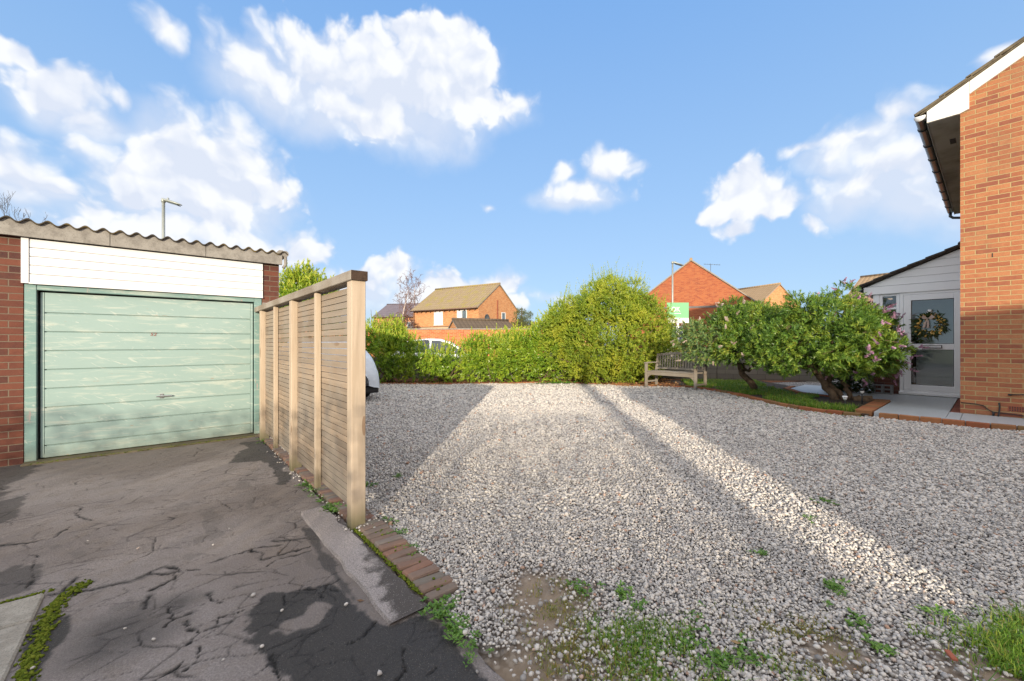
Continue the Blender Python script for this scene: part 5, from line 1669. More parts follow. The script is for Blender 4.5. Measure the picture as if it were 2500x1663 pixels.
def laurel(lat, d, ells, n, label, seed, L=0.125, Wd=0.05, stem=0.20, tipfrac=0.22, group='laurels along the back of the gravel'):
    """ells in (lat, d, z, rlat, rd, rz) — turned into world ellipsoids"""
    rg = np.random.default_rng(seed)
    base = W(lat, d); base.z = zg(base.x, base.y)
    t = thing('laurel_bush', label, 'bush', base, 0, group)
    E = []
    for (a, b_, z, ra, rd, rz) in ells:
        w = W(a, b_, z); r = (ra + rd) / 2
        E.append((w.x, w.y, w.z, ra * .5 + r * .5, ra * .5 + r * .5, rz))
    E = lumpy(E, 11, rg, .16, .34, .5, .95, 1.15)
    n = int(n * 1.9)
    P, N = shell_points(E, n, rg, 0.55, 0.18, 2.4, back=TOCAM(base))
    (v1, f1), tips = shoots(P, N, rg, stem, 9, L, Wd, 0.42, 0.95, 0.3, 0.18, 0.12)
    top = np.argsort(-(P[:, 2] + 0.9 * N[:, 2] + rg.normal(0, .3, len(P))))[:int(n * tipfrac * 1.1)]
    (v2, f2), _ = shoots(tips[top] - np.array([0, 0, .03]), np.tile([0, 0, 1.0], (len(top), 1)), rg, stem * .9, 7, L * .82, Wd * .8, 0.75, 0.6, 0.22, 0.2, 0.02)
    V, F, mi = join((v1, f1), (v2, f2))
    np_mesh('foliage', V, F, [M['laurel'], M['laurel_tip']], t, loc=t.location, mi=mi)
    stems_mb(base, E, rg, 9).build('stem', M['bark'], t)
    return t

def make_laurels():
    laurel(-4.15, 13.7, [(-4.3, 13.7, .85, .75, .6, .8), (-4.55, 13.9, 1.4, .42, .4, .5), (-3.7, 13.6, .95, .5, .5, .62), (-4.5, 13.9, 1.8, .12, .2, .35), (-3.78, 13.6, 1.55, .14, .2, .42), (-3.3, 13.6, .62, .45, .5, .55)], 620,
           'tall dark laurel with upright tips next to the slatted fence post', 1)
    laurel(-2.35, 13.9, [(-2.6, 13.8, .42, .5, .5, .42), (-1.9, 13.8, .48, .5, .5, .46), (-2.15, 13.9, 1.0, .16, .2, .32), (-1.5, 13.9, 1.05, .14, .2, .36), (-2.75, 13.9, .8, .14, .2, .25), (-1.3, 13.8, .42, .4, .4, .42)], 260,
           'low open laurel in front of the white car', 2)
    laurel(-0.35, 13.9, [(-.75, 13.9, .75, .6, .55, .66), (-1.15, 13.9, 1.02, .28, .3, .42), (-.2, 13.8, .7, .7, .6, .7), (-.72, 14.0, 1.4, .13, .2, .36), (.15, 13.8, 1.0, .5, .5, .42), (-.5, 14, 1.2, .16, .25, .34)], 620,
           'mid height bright laurel to the right of the white car', 3)
    laurel(1.0, 13.6, [(.75, 13.7, .85, .75, .6, .85), (1.3, 13.5, 1.05, .7, .6, 1.05), (1.1, 13.7, 1.6, .45, .5, .42), (1.6, 13.6, 1.6, .5, .5, .75), (.4, 13.8, 1.25, .4, .4, .4)], 760,
           'broad glossy laurel merging into the large yellow green bush', 4)
    laurel(-6.9, 13.9, [(-6.9, 13.9, 1.7, 1.1, .9, 1.7), (-7.05, 13.9, 3.1, .5, .5, .55), (-6.4, 13.9, 2.75, .5, .5, .55), (-7.4, 13.9, 2.7, .4, .4, .5)], 700,
           'laurel with its leafy top showing over the fence rail beside the garage', 5, L=.15, Wd=.06, stem=.26, tipfrac=.3)
make_laurels()

def make_big_bush():
    rg = np.random.default_rng(21)
    c = W(3.0, 12.9); c.z = zg(c.x, c.y)
    t = thing('variegated_bush', 'large rounded bush of small yellow green leaves behind the bench', 'bush', c)
    es = [(3.05, 12.9, 1.55, 1.55, 1.3, 1.35), (2.3, 12.9, 1.35, 1.05, 1.0, 1.2), (3.95, 12.8, 1.55, 1.0, 1.0, 1.2), (2.6, 12.8, .85, 1.1, 1.0, .8), (3.7, 12.7, .85, 1.05, 1.0, .8),
          (3.0, 12.9, 2.45, 1.05, .9, .75), (3.7, 12.9, 2.35, .8, .8, .65), (2.3, 12.9, 2.15, .7, .7, .6), (4.45, 12.8, 1.9, .55, .6, .75), (1.75, 12.9, 1.6, .6, .6, .85), (1.45, 12.9, 1.35, .45, .5, .7), (3.1, 12.9, 2.95, .5, .5, .4), (4.6, 12.75, 1.35, .45, .6, .7)]
    E = [(*W(a, b_, z), (ra + rd) / 2, (ra + rd) / 2, rz) for a, b_, z, ra, rd, rz in es]
    E = lumpy(E, 70, rg, .18, .42, .15, .95, .95)
    P, N = shell_points(E, 13500, rg, 0.40, 0.13, 2.8, back=TOCAM(c))
    (v1, f1), tips = shoots(P, N, rg, 0.14, 11, 0.060, 0.032, 0.3, 1.0, 0.45, 0.15, 0.05)
    top = np.where((P[:, 2] > 2.0) & (N[:, 2] > .25))[0]
    top = rg.permutation(top)[:520]
    (v2, f2), _ = shoots(P[top], np.tile([0, 0, 1.0], (len(top), 1)), rg, 0.5, 18, 0.055, 0.027, 0.8, .9, 0.2, 0.15, 0.05)
    V, F, mi = join((v1, f1), (v2, f2))
    np_mesh('foliage', V, F, [M['bush']], t, loc=t.location, mi=np.zeros(len(F)))
    stems_mb(c, E, rg, 22, .035).build('stem', M['bark'], t)
make_big_bush()

def limb(mb, p0, p1, r0, r1, rg, wob=0.06, seg=6, n=5):
    pts = []; rr = []
    p0, p1 = Vector(p0), Vector(p1)
    off = Vector((0, 0, 0))
    for i in range(n + 1):
        s = i / n
        if 0 < i < n: off = Vector(rg.normal(0, wob, 3)) * math.sin(PI * s)
        else: off = Vector((0, 0, 0))
        pts.append(p0.lerp(p1, s) + off); rr.append(r0 + (r1 - r0) * s)
    mb.tube(pts, rr, seg)
    return pts

def hebe(name_label, base, es, n, limbs, mats, seed, flowers, zlow, fcols=('pink',), fbias=None):
    rg = np.random.default_rng(seed)
    t = thing('hebe_shrub', name_label, 'shrub', base, 0, None)
    E = [(*W(a, b_, z), (ra + rd) / 2, (ra + rd) / 2, rz) for a, b_, z, ra, rd, rz in es]
    E = lumpy(E, 46, rg, .13, .32, .15, .97, .85, 7.42)
    P, N = shell_points(E, n, rg, 0.38, 0.2, 2.6, zmin=zlow, back=TOCAM(base))
    (v1, f1), tips = shoots(P, N, rg, 0.11, 13, 0.085, 0.024, 0.38, 1.05, 0.35, 0.12, 0.06, 2.2)
    lat = FY * P[:, 0] - FX * P[:, 1]
    if len(mats) > 1:
        greyish = np.repeat(lat < np.quantile(lat, .10) + rg.normal(0, .15, n), 1)
        mi_sh = np.where(greyish, 1, 0)
        per = len(f1) // 2 // n
        order = np.tile(np.arange(n), per)                 # leaves were stacked whorl by whorl
        mi1 = np.concatenate([mi_sh[order], mi_sh[order]])
    else:
        mi1 = np.zeros(len(f1))
    np_mesh('foliage', v1, f1, [M[m] for m in mats], t, loc=t.location, mi=mi1)
    # trunk and limbs
    mb = MB()
    for (a, b_, r0, r1, w) in limbs: limb(mb, a, b_, r0, r1, rg, w, 8, 6)
    k = len(limbs)
    ends = [l[1] for l in limbs[-max(3, k - 2):]]
    for _ in range(60):
        e = Vector(ends[rg.integers(len(ends))]); q = P[rg.integers(n)]
        if (Vector(q) - e).length < 1.5: limb(mb, e, Vector(q), .016, .005, rg, .05, 5, 4)
    mb.build('trunk', M['bark'], t)
    # flower spikes: short fat bottle-brushes
    fp = []
    if flowers:
        A = np.array(E); out = np.ones(n, dtype=bool)
        for e in A: out &= np.sum(((tips + N * .03 - e[:3]) / e[3:]) ** 2, 1) > 0.98
        score = rg.random(n) + (fbias(P, lat) if fbias else 0) + 3.0 * out + .6 * (N @ TOCAM(base) > 0)
        ids = np.argsort(-score)[:flowers]
        V = []; F = []
        for i in ids:
            p = tips[i] + N[i] * .045; d = norm(N[i] * .6 + np.array([0, 0, .2]) + rg.normal(0, .35, 3))
            L = rg.uniform(.09, .14)
            m = 46
            s = rg.random(m); th = rg.uniform(0, 2 * PI, m)
            a = norm(np.cross(d, rg.normal(0, 1, 3))); b2 = np.cross(d, a)
            rad = a * np.cos(th)[:, None] + b2 * np.sin(th)[:, None]
            c0 = p + d * (s * L)[:, None]
            l2 = .034 * (1 - .5 * s)
            dd = norm(rad + d * .5)
            v, f = leaf_geo(c0, dd, norm(np.cross(dd, d)), l2, l2 * .8)
            F.append(f + len(V) * 0 + sum(len(x) for x in V)); V.append(v)
        np_mesh('flowers', np.concatenate(V), np.concatenate(F), M[fcols[0]], t, loc=t.location)
    return t

def make_hebes():
    B = Vector((10.08, 1.98, .24))
    es = [(6.35, 8.1, 1.45, 1.0, .85, .55), (5.75, 8.2, 1.3, .75, .7, .5), (6.8, 8.15, 1.3, .62, .65, .45), (6.2, 8.0, 1.8, .85, .7, .38), (6.3, 8.1, 2.05, .32, .3, .24), (7.0, 8.0, 1.12, .34, .4, .36), (5.45, 8.3, 1.15, .5, .5, .4), (6.6, 7.8, 1.15, .8, .6, .4), (5.85, 8.0, 1.95, .45, .4, .26), (6.9, 7.9, .95, .4, .4, .28)]
    def Q(px, py, d): return AT(px, py, d)
    limbs = [(B + Vector((-.03, .02, -.06)), Q(1995, 912, 8.0), .078, .05, .03), (B + Vector((.12, -.14, -.06)), Q(2022, 935, 8.1), .052, .042, .03), (B + Vector((.18, -.2, -.04)), Q(2058, 926, 8.15), .05, .042, .03),
             (Q(1995, 912, 8.0), Q(1945, 850, 8.1), .055, .03, .05), (Q(1995, 912, 8.0), Q(2010, 860, 8.3), .05, .03, .05), (Q(2022, 935, 8.1), Q(2020, 870, 8.1), .05, .03, .05),
             (Q(2058, 926, 8.15), Q(2070, 875, 8.1), .042, .03, .04), (Q(2070, 875, 8.1), Q(2110, 830, 8.1), .03, .02, .05), (Q(2020, 870, 8.1), Q(2035, 790, 8.1), .03, .015, .05), (Q(1945, 850, 8.1), Q(1920, 800, 8.1), .03, .015, .05)]
    hebe('large spreading hebe with lilac flower spikes beside the porch door', B, es, 4200, limbs, ['hebe'], 31, 80, .72, ('pink',), lambda P, lat: 0.35 * (lat > 6.2) + .25 * (lat > 6.8) + .15 * (P[:, 2] < 1.3))
    B2 = Vector((10.52, 3.62, .22))
    es = [(5.35, 9.6, 1.55, .9, .8, .55), (4.75, 9.6, 1.4, .7, .65, .48), (5.95, 9.6, 1.5, .75, .7, .5), (5.4, 9.5, 1.85, .8, .7, .34), (4.45, 9.6, 1.15, .4, .45, .35), (5.9, 9.7, 1.85, .55, .5, .3), (5.2, 9.3, 1.2, .8, .5, .35)]
    limbs = [(B2 + Vector((.03, -.03, -.06)), Q(1810, 905, 9.6), .085, .065, .03), (Q(1810, 905, 9.6), Q(1795, 865, 9.6), .06, .04, .03), (Q(1812, 908, 9.6), Q(1868, 885, 9.6), .04, .03, .03), (Q(1812, 905, 9.6), Q(1830, 860, 9.6), .045, .03, .04),
             (Q(1795, 865, 9.6), Q(1760, 830, 9.6), .035, .02, .05), (Q(1830, 860, 9.6), Q(1860, 810, 9.6), .03, .02, .05), (Q(1795, 865, 9.6), Q(1800, 790, 9.6), .03, .015, .05)]
    t = hebe('rounded hebe with grey green leaves and faded flowers next to the bench', B2, es, 3600, limbs, ['hebe', 'hebe_grey'], 32, 30, .86, ('faded',), lambda P, lat: .3 * (lat < 5.2))
    # small dark shrub at the porch corner
    rg = np.random.default_rng(4)
    c = Vector((11.45, 1.95, .26))
    t = thing('shade_shrub', 'low dark leafy shrub at the foot of the porch wall', 'shrub', c)
    E = [(11.45, 1.95, .52, .24, .26, .34), (11.5, 2.2, .46, .22, .25, .3)]
    P, N = shell_points(E, 330, rg, .4, .15, zmin=.27)
    (v, f), _ = shoots(P, N, rg, .1, 9, .08, .03, .35, 1.0, .4)
    np_mesh('foliage', v, f, M['shade_leaf'], t, loc=t.location)
    stems_mb(c, E, rg, 6, .015).build('stem', M['bark'], t)
make_hebes()

# ------------------------------------------------------------------ bare trees, pine, distant shrubs
def bare_tree(label, base, h, seed, bark, twig, spread=0.55, r0=0.09, levels=5, fork=None, lean=0.0, group=None, cat='tree', up=0.35, droop=False, rmin=0.004):
    rg = np.random.default_rng(seed)
    t = thing('bare_tree', label, cat, base, 0, group)
    tr = MB(); cr = MB()
    base = Vector(base)
    tips = []
    pts = [base + Vector((0, 0, -.1))]
    p = base.copy(); d = Vector((lean * FY, -lean * FX, 1)).normalized()
    n = 10; rr = [r0]
    for i in range(n):
        d = (d + Vector(rg.normal(0, .06, 3)) + Vector((0, 0, .04))).normalized()
        p = p + d * h / n
        pts.append(p.copy()); rr.append(max(.008, r0 * (1 - (i + 1) / n) ** .8))
    tr.tube(pts, rr, 7)
    def grow(p, d, L, r, lv):
        k = 4; q = [p.copy()]; rad = [r]
        for i in range(k):
            d = (d + Vector(rg.normal(0, .16, 3)) + Vector((0, 0, (-.10 if (droop and lv <= 1) else .10)))).normalized()
            p = p + d * L / k; q.append(p.copy()); rad.append(r * (1 - .7 * (i + 1) / k))
        cr.tube(q, [max(x, rmin) for x in rad], 4 if lv < 3 else 5, False)
        if lv <= 0: return
        for _ in range(rg.integers(2, 4)):
            j = rg.integers(1, k + 1)
            nd = (d + Vector(rg.normal(0, spread, 3)) + Vector((0, 0, up * .5))).normalized()
            grow(q[j].copy(), nd, L * rg.uniform(.5, .75), rad[j] * .75, lv - 1)
    for i in range(3, n + 1):
        for _ in range(3 if i > 3 else 2):
            a = rg.uniform(0, 2 * PI)
            nd = Vector((math.cos(a) * spread * 1.5, math.sin(a) * spread * 1.5, .8)).normalized()
            grow(pts[i].copy(), nd, h * rg.uniform(.13, .24) * (1.1 - .4 * i / n), max(.006, rr[i] * .45), levels - 2)
    tr.build('trunk', bark, t)
    cr.build('crown', twig, t)
    return t

def make_trees():
    b = W(-6.9, 52, 0)
    def at(px, d): return W((px - 1250) / 1000 * d, d, 0)
    bare_tree('slim leafless birch with a pale trunk left of the brick house', at(974, 44), 7.3, 3, M['birch'], M['twig'], .62, .17, 5, lean=-.07, droop=True, rmin=.013, group='bare birches beside the brick house')
    bare_tree('leafless birch close against the gable end of the brick house roof', at(1006, 51), 8.6, 5, M['birch'], M['twig'], .62, .17, 5, lean=.11, droop=True, rmin=.013, group='bare birches beside the brick house')
    bare_tree('dark bare tree with upright twigs rising behind the garage roof', at(62, 17), 6.3, 8, M['twig_dark'], M['twig_dark'], .5, .10, 5, up=1.1)
    # purple brown shrub below the birches
    rg = np.random.default_rng(6)
    c = at(950, 41)
    t = thing('purple_shrub', 'large purple brown shrub below the birches', 'shrub', c)
    w = Vector(c)
    E = [(w.x, w.y, 2.0, 1.7, 1.7, 2.0), (w.x + 1.2, w.y - .8, 2.2, 1.4, 1.4, 1.9)]
    P, N = shell_points(E, 1300, rg, .5, .2, 1.2)
    (v, f), _ = shoots(P, N, rg, .3, 8, .16, .06, .5, .9, .4)
    np_mesh('foliage', v, f, M['purple'], t, loc=t.location)
    stems_mb(c, E, rg, 8, .05).build('stem', M['bark'], t)
    # pale green shrub left of it
    c = at(915, 30); w = Vector(c)
    t = thing('garden_shrub', 'bright green shrub showing beside the slatted fence post far behind', 'shrub', c)
    E = [(w.x, w.y, 1.6, 1.4, 1.4, 1.65), (w.x - 1.4, w.y + 1.0, 1.5, 1.2, 1.2, 1.5), (w.x + 1.1, w.y - .6, 1.7, .9, .9, 1.6)]
    P, N = shell_points(E, 1100, rg, .35, .2, 1.2)
    (v, f), _ = shoots(P, N, rg, .25, 8, .12, .05, .5, .9, .4)
    np_mesh('foliage', v, f, M['laurel'], t, loc=t.location)
    stems_mb(c, E, rg, 8, .04).build('stem', M['bark'], t)
    # layered pine
    c = at(1274, 38); w = Vector(c)
    t = thing('pine_tree', 'flat layered pine beside the gable of the far brick house', 'tree', c)
    mb = MB(); mb.tube([w, w + Vector((.1, .1, 2.2)), w + Vector((0, 0, 4.4))], [.17, .13, .05], 7); mb.build('trunk', M['bark'], t)
    E = []
    for z, r in ((1.6, 1.0), (2.1, 1.5), (2.6, 1.15), (3.05, 1.45), (3.55, 1.05), (4.0, .85), (4.35, .4)):
        for _ in range(5):
            a = rg.uniform(0, 2 * PI); q = r * rg.uniform(.3, .8)
            E.append((w.x + q * math.cos(a), w.y + q * math.sin(a), z + rg.normal(0, .07), r * .5, r * .5, .17))
    P, N = shell_points(E, 2300, rg, .6, .2, 2)
    (v, f), _ = shoots(P, N, rg, .16, 10, .12, .022, .4, .9, .4)
    np_mesh('crown', v, f, M['pine'], t, loc=t.location)
make_trees()

# ------------------------------------------------------------------ bench
def make_bench():
    # feet in the photo give the two ends of the front edge
    a = W(3.66, 11.3); c = W(4.56, 10.15)
    L = (c - a).length
    yaw = math.atan2((c - a).y, (c - a).x)
    z0 = zg(a.x * .5 + c.x * .5, a.y * .5 + c.y * .5)
    t = thing('garden_bench', 'silvered wooden slatted bench with a curved back standing on the gravel', 'bench', ((a.x + c.x) / 2, (a.y + c.y) / 2, z0 + .005), yaw)
    h = L / 2
    dep = 0.55
    B = lambda nm, mb, par=t: mb.build(nm, M['bench_wood'], par, bevel=.005, world=False)
    for s in (-1, 1):
        x = s * (h - .03)
        mb = MB(); mb.box(x - .032, x + .032, 0, .064, -.01, .63); B('leg', mb)
        mb = MB()
        mb.prism([(x - .03, dep - .06, -.01), (x + .03, dep - .06, -.01), (x + .03, dep, -.01), (x - .03, dep, -.01)], (0, 0, .44))
        mb.obox((x, dep + .02, .66), (.03, 0, 0), (0, .03, 0), (0, .05, .235)); B('leg', mb)
        mb = MB(); mb.prism([(x - .038, -.02, .63), (x - .038, .25, .648), (x - .038, dep + .0, .63), (x - .038, dep + .0, .665), (x - .038, .2, .675), (x - .038, -.03, .665)], (.076, 0, 0)); B('armrest', mb)
        mb = MB(); mb.box(x - .02, x + .02, .064, dep - .06, .12, .165); B('stretcher', mb)
    mb = MB()
    for k in range(5):
        y = .0 + k * .1; mb.box(-h + .07, h - .07, y + .004, y + .09, .415, .44)
    B('seat', mb)
    mb = MB()
    mb.box(-h + .062, h - .062, .01, .045, .33, .412)
    for s in (-1, 1):                      # curved brackets at the ends of the apron
        pts = [(s * (h - .062), .045, .33)] + [(s * (h - .062 - .13 * math.sin(q)), .045, .33 - .10 * math.cos(q) + 0.0) for q in np.linspace(0, PI / 2, 6)]
        pts = [(s * (h - .062), .045, .331), (s * (h - .062), .045, .20), (s * (h - .09), .045, .255), (s * (h - .13), .045, .30), (s * (h - .2), .045, .331)]
        if s < 0: pts = pts[::-1]
        mb.prism(pts, (0, -.03, 0))
    B('apron', mb)
    # back: curved top rail, lower rail, vertical slats
    yb = lambda z: dep - .005 + (z - .44) * .105
    top = lambda x: .875 + .075 * (1 - (x / h) ** 2)
    mb = MB()
    N = 16
    xs = np.linspace(-h + .06, h - .06, N + 1)
    for i in range(N):
        x0, x1 = xs[i], xs[i + 1]; z0_, z1_ = top(x0), top(x1)
        mb.prism([(x0, yb(z0_) - .018, z0_ - .065), (x1, yb(z1_) - .018, z1_ - .065), (x1, yb(z1_) - .018, z1_), (x0, yb(z0_) - .018, z0_)], (0, .036, 0))
    br = MB(); br = mb; B('top_rail', mb)
    mb = MB(); mb.obox((0, yb(.50), .50), (h - .06, 0, 0), (0, .016, 0), (0, .005, .03)); B('bottom_rail', mb)
    mb = MB()
    n = 17
    for i in range(n):
        x = -h + .12 + (2 * h - .24) * i / (n - 1)
        mb.bar((x, yb(.53), .53), (x, yb(top(x) - .06), top(x) - .06), .042, .016, (0, 1, 0))
    B('back_slats', mb)
make_bench()

# ------------------------------------------------------------------ estate agent's sign
def make_sign():
    d = 13.35
    c = W(.4045 * d, d); c.z = zg(c.x, c.y)
    yaw = -YAW
    t = thing('sale_sign', 'green and white estate sale board on a white post half hidden by the bush', 'sign', c, yaw)
    zc = CAM_H - c.z
    zt = zc + .099 * d; zb = zc + .0495 * d; zm = zc + .0615 * d
    w = .0535 * d / 2
    mb = MB(); mb.box(-.045, .045, -.0, .045, -.3, zt - .02); mb.build('post', M['sign_white'], t, bevel=.004, world=False)
    mb = MB(); mb.box(-w, w, -.012, -.002, zm, zt); g = mb.build('green_panel', M['sign_green'], t, world=False)
    mb = MB(); mb.box(-w, w, -.012, -.002, zb, zm - .002); wp = mb.build('white_panel', M['sign_white'], t, world=False)
    for body, sz, z, x, m, nm, par in (('OK', .215, zt - .29, .075, 'letter_white', 'lettering', g), ('FOR SALE', .085, zb + .05, .085, 'letter_dark', 'lettering', wp)):
        cu = bpy.data.curves.new('tx', 'FONT'); cu.body = body; cu.size = sz; cu.extrude = .002; cu.align_x = 'RIGHT'
        o = bpy.data.objects.new('tx', cu); COL.objects.link(o)
        me = bpy.data.meshes.new_from_object(o.evaluated_get(bpy.context.evaluated_depsgraph_get()))
        bpy.data.objects.remove(o)
        for v in me.vertices: v.co = Vector((v.co.x * .9 + x, -.0145 - v.co.z, v.co.y + z))
        me.materials.clear(); me.materials.append(M[m])
        q = bpy.data.objects.new(nm, me); COL.objects.link(q); q.parent = par
    mb = MB(); mb.box(-.12, .10, -.0145, -.0125, zt - .36, zt - .345); mb.box(-.08, .08, -.0145, -.0125, zt - .50, zt - .495); build_each(mb, 'small_line', M['letter_white'], g, world=False)
make_sign()

# ------------------------------------------------------------------ street lamps
def street_lamp(px, d, top_py, label, z0=0.0, facing=0.0):
    c = W((px - 1250) / 1000 * d, d, z0)
    H = CAM_H + (838 - top_py) / 1000 * d - z0
    t = thing('street_lamp', label, 'street lamp', c, -YAW + facing, 'street lamps')
    mb = MB(); mb.tube([(0, 0, -.2), (0, 0, 1.4)], .075, 12); mb.tube([(0, 0, 1.4), (0, 0, H - .12)], [.046, .042], 12); mb.build('pole', M['steel'], t, world=False)
    mb = MB()
    mb.lathe((0, 0, H - .14), [(.03, 0), (.055, .01), (.06, .07), (.05, .13), (0, .14)], 12)
    prof = [(.0, .07, .045), (.10, .085, .05), (.25, .11, .045), (.42, .10, .035), (.52, .05, .02), (.545, .01, .005)]
    V = []; F = []
    seg = 12
    for i, (x, ry, rz) in enumerate(prof):
        for k in range(seg):
            th = 2 * PI * k / seg
            V.append((x + .02, ry * math.cos(th), H - .05 - .30 * x + rz * math.sin(th)))
    for i in range(len(prof) - 1):
        for k in range(seg):
            k2 = (k + 1) % seg; F.append((i * seg + k, (i + 1) * seg + k, (i + 1) * seg + k2, i * seg + k2))
    mb.add(V, F, True)
    mb.lathe((.14, 0, H - .055), [(.03, 0), (.03, .06), (0, .065)], 10)
    hd = mb.build('lamp_head', M['steel'], t, world=False)
    mb = MB(); mb.obox((.31, 0, H - .185), (.17, 0, -.051), (0, .07, 0), (.003, 0, .01)); mb.build('diffuser', M['glass_far'], hd, bevel=.004, world=False)
street_lamp(399, 12.6, 484, 'grey lamp post rising behind the garage roof')
street_lamp(1642, 21.0, 638, 'grey lamp post standing in front of the red brick gable')

# ------------------------------------------------------------------ walls
def wall_run(name, pts, z0, h, thick, m, label, cat, cope=None, piers=None):
    base = Vector(pts[0]); base.z = z0
    t = thing(name, label, cat, base)
    for a, b_ in zip(pts[:-1], pts[1:]):
        a, b_ = Vector(a), Vector(b_)
        v = b_ - a; L = v.length; yaw = math.atan2(v.y, v.x)
        mb = MB(); mb.box(0, L, -thick / 2, thick / 2, -.25, h)
        o = mb.build('wall', m, t, world=False)
        o.location = (a.x - base.x, a.y - base.y, 0); o.rotation_euler = (0, 0, yaw)
        if cope:
            mb = MB(); mb.box(-.02, L + .02, -thick / 2 - .025, thick / 2 + .025, h + .002, h + .06)
            o = mb.build('coping', cope, t, world=False, bevel=.006); o.location = (a.x - base.x, a.y - base.y, 0); o.rotation_euler = (0, 0, yaw)
        for k in (piers or []):
            if k < L:
                mb = MB(); mb.box(k, k + .35, -thick / 2 - .06, -thick / 2 - .003, -.25, h); o = mb.build('pier', m, t, world=False); o.location = (a.x - base.x, a.y - base.y, 0); o.rotation_euler = (0, 0, yaw)
    return t
wall_run('block_wall', [W(-7, 15.1), W(-1, 14.75), W(2.2, 14.3), W(4.6, 13.55), W(6.3, 12.6), W(9.1, 11.9)], .1, .72, .12, M['block'], 'low grey concrete block wall behind the hebes and hedge', 'wall')
wall_run('boundary_wall', [W(-13.5, 22.3), W(1.8, 21.6)], 0, 2.05, .22, M['brick_boundary'], 'long orange brick boundary wall behind the white car', 'wall', M['cement'], [5.2, 10.6])
wall_run('garden_wall', [W(7.0, 19.5), W(16.5, 18.4)], 0.0, 1.15, .22, M['block'], 'dark low wall in front of the red brick gable', 'wall')

# ------------------------------------------------------------------ far houses
def window(par, x0, x1, z0, z1, face, blind=None, split=(.5,), along='x', out=-1, frame_m='white_pvc', sill=True):
    """window on a wall face: along 'x' the wall is the plane y=face, along 'y' it is x=face"""
    def bx(mb, u0, u1, d0, d1, za, zb):
        lo, hi = min(face + out * d0, face + out * d1), max(face + out * d0, face + out * d1)
        mb.box(*((u0, u1, lo, hi) if along == 'x' else (lo, hi, u0, u1)), za, zb)
    w = .07
    f = MB()
    bx(f, x0, x0 + w, -.02, .035, z0, z1); bx(f, x1 - w, x1, -.02, .035, z0, z1); bx(f, x0 + w, x1 - w, -.02, .033, z0, z0 + w); bx(f, x0 + w, x1 - w, -.02, .033, z1 - w, z1)
    for s in split:
        xm = x0 + (x1 - x0) * s; bx(f, xm - w / 2, xm + w / 2, -.02, .031, z0 + w, z1 - w)
    if sill: bx(f, x0 - .05, x1 + .05, -.01, .06, z0 - .06, z0 - .003)
    fr = f.build('window', M[frame_m], par, world=False)
    g = MB(); bx(g, x0 + w, x1 - w, -.02, .008, z0 + w, z1 - w); g.build('pane', M['glass_far'], fr, world=False)
    if blind:
        g = MB()
        for a, c in blind: bx(g, x0 + (x1 - x0) * a + .05, x0 + (x1 - x0) * c - .02, .009, .014, z0 + w + .01, z1 - w - .01)
        build_each(g, 'blind', M['curtain'], fr, world=False)
    return fr

def gable_house(label, loc, rz, L, D, eave, ridge, wall_m, roof_m, over=.25, name='brick_house', band=None):
    """local axes: long side along x from 0 to L at y=0 (front) and y=D (rear); gables at x=0 and x=L"""
    t = thing(name, label, 'house', loc, rz)
    mb = MB()
    q = ridge - .12
    for x in (0, L - .2):
        mb.prism([(x, 0, -.2), (x, D, -.2), (x, D, eave), (x, D / 2, q), (x, 0, eave)], (.2, 0, 0))
    mb.box(.201, L - .201, 0, .2, -.2, eave); mb.box(.201, L - .201, D - .2, D, -.2, eave)
    mb.build('wall', M[wall_m], t, world=False)
    S = (ridge - eave) / (D / 2)
    r = MB()
    for s in (0, 1):
        ye = -over if s == 0 else D + over
        ze = eave - over * S + .06
        x0, x1 = -.08, L + .08
        r.prism([(x0, ye, ze), (x0, D / 2, ridge + .02), (x0, D / 2, ridge - .10), (x0, ye, ze - .10)] if s == 0 else [(x0, D / 2, ridge + .02), (x0, ye, ze), (x0, ye, ze - .10), (x0, D / 2, ridge - .10)], (x1 - x0, 0, 0))
    ro = r.build('roof', M[roof_m], t, world=False)
    rt = MB(); rt.tube([(-.1, D / 2, ridge + .03), (L + .1, D / 2, ridge + .03)], .11, 8); rt.build('ridge_tile', M[roof_m], ro, world=False)
    vg = MB()
    for x in (-.085, L + .06):
        for s in (0, 1):
            ye = -over if s == 0 else D + over
            ze = eave - over * S
            pts = [(x, ye, ze - .05), (x, D / 2, ridge - .085), (x, D / 2, ridge - .02), (x, ye, ze + .03)]
            vg.prism(pts, (.03, 0, 0))
    build_each(vg, 'verge', M['cement'], t, world=False)
    g = MB(); g.tube([(-.05, -over - .05, eave - over * S - .02), (L + .05, -over - .05, eave - over * S - .02)], .06, 8); g.build('gutter', M['gutter_brown'], t, world=False)
    if band:
        z = band
        b_ = MB(); b_.box(-.006, L + .006, -.008, .002, z, z + .075); b_.box(-.008, -.001, .002, D, z, z + .075); b_.box(L + .001, L + .008, .002, D, z, z + .075); build_each(b_, 'brick_band', M['gutter_brown'], t, world=False)
        b_ = MB(); b_.box(-.004, L + .004, -.006, .001, z - .15, z - .003); b_.box(-.006, -.001, .001, D, z - .15, z - .003); b_.box(L + .001, L + .006, .001, D, z - .15, z - .003); build_each(b_, 'pale_band', M['sand_band'], t, world=False)
    return t
M['gutter_brown'] = m_plain('brown guttering', (0.15, 0.085, 0.06), 0.5)
M['sand_band'] = m_plain('sand brick band', (0.50, 0.36, 0.22), 0.9)

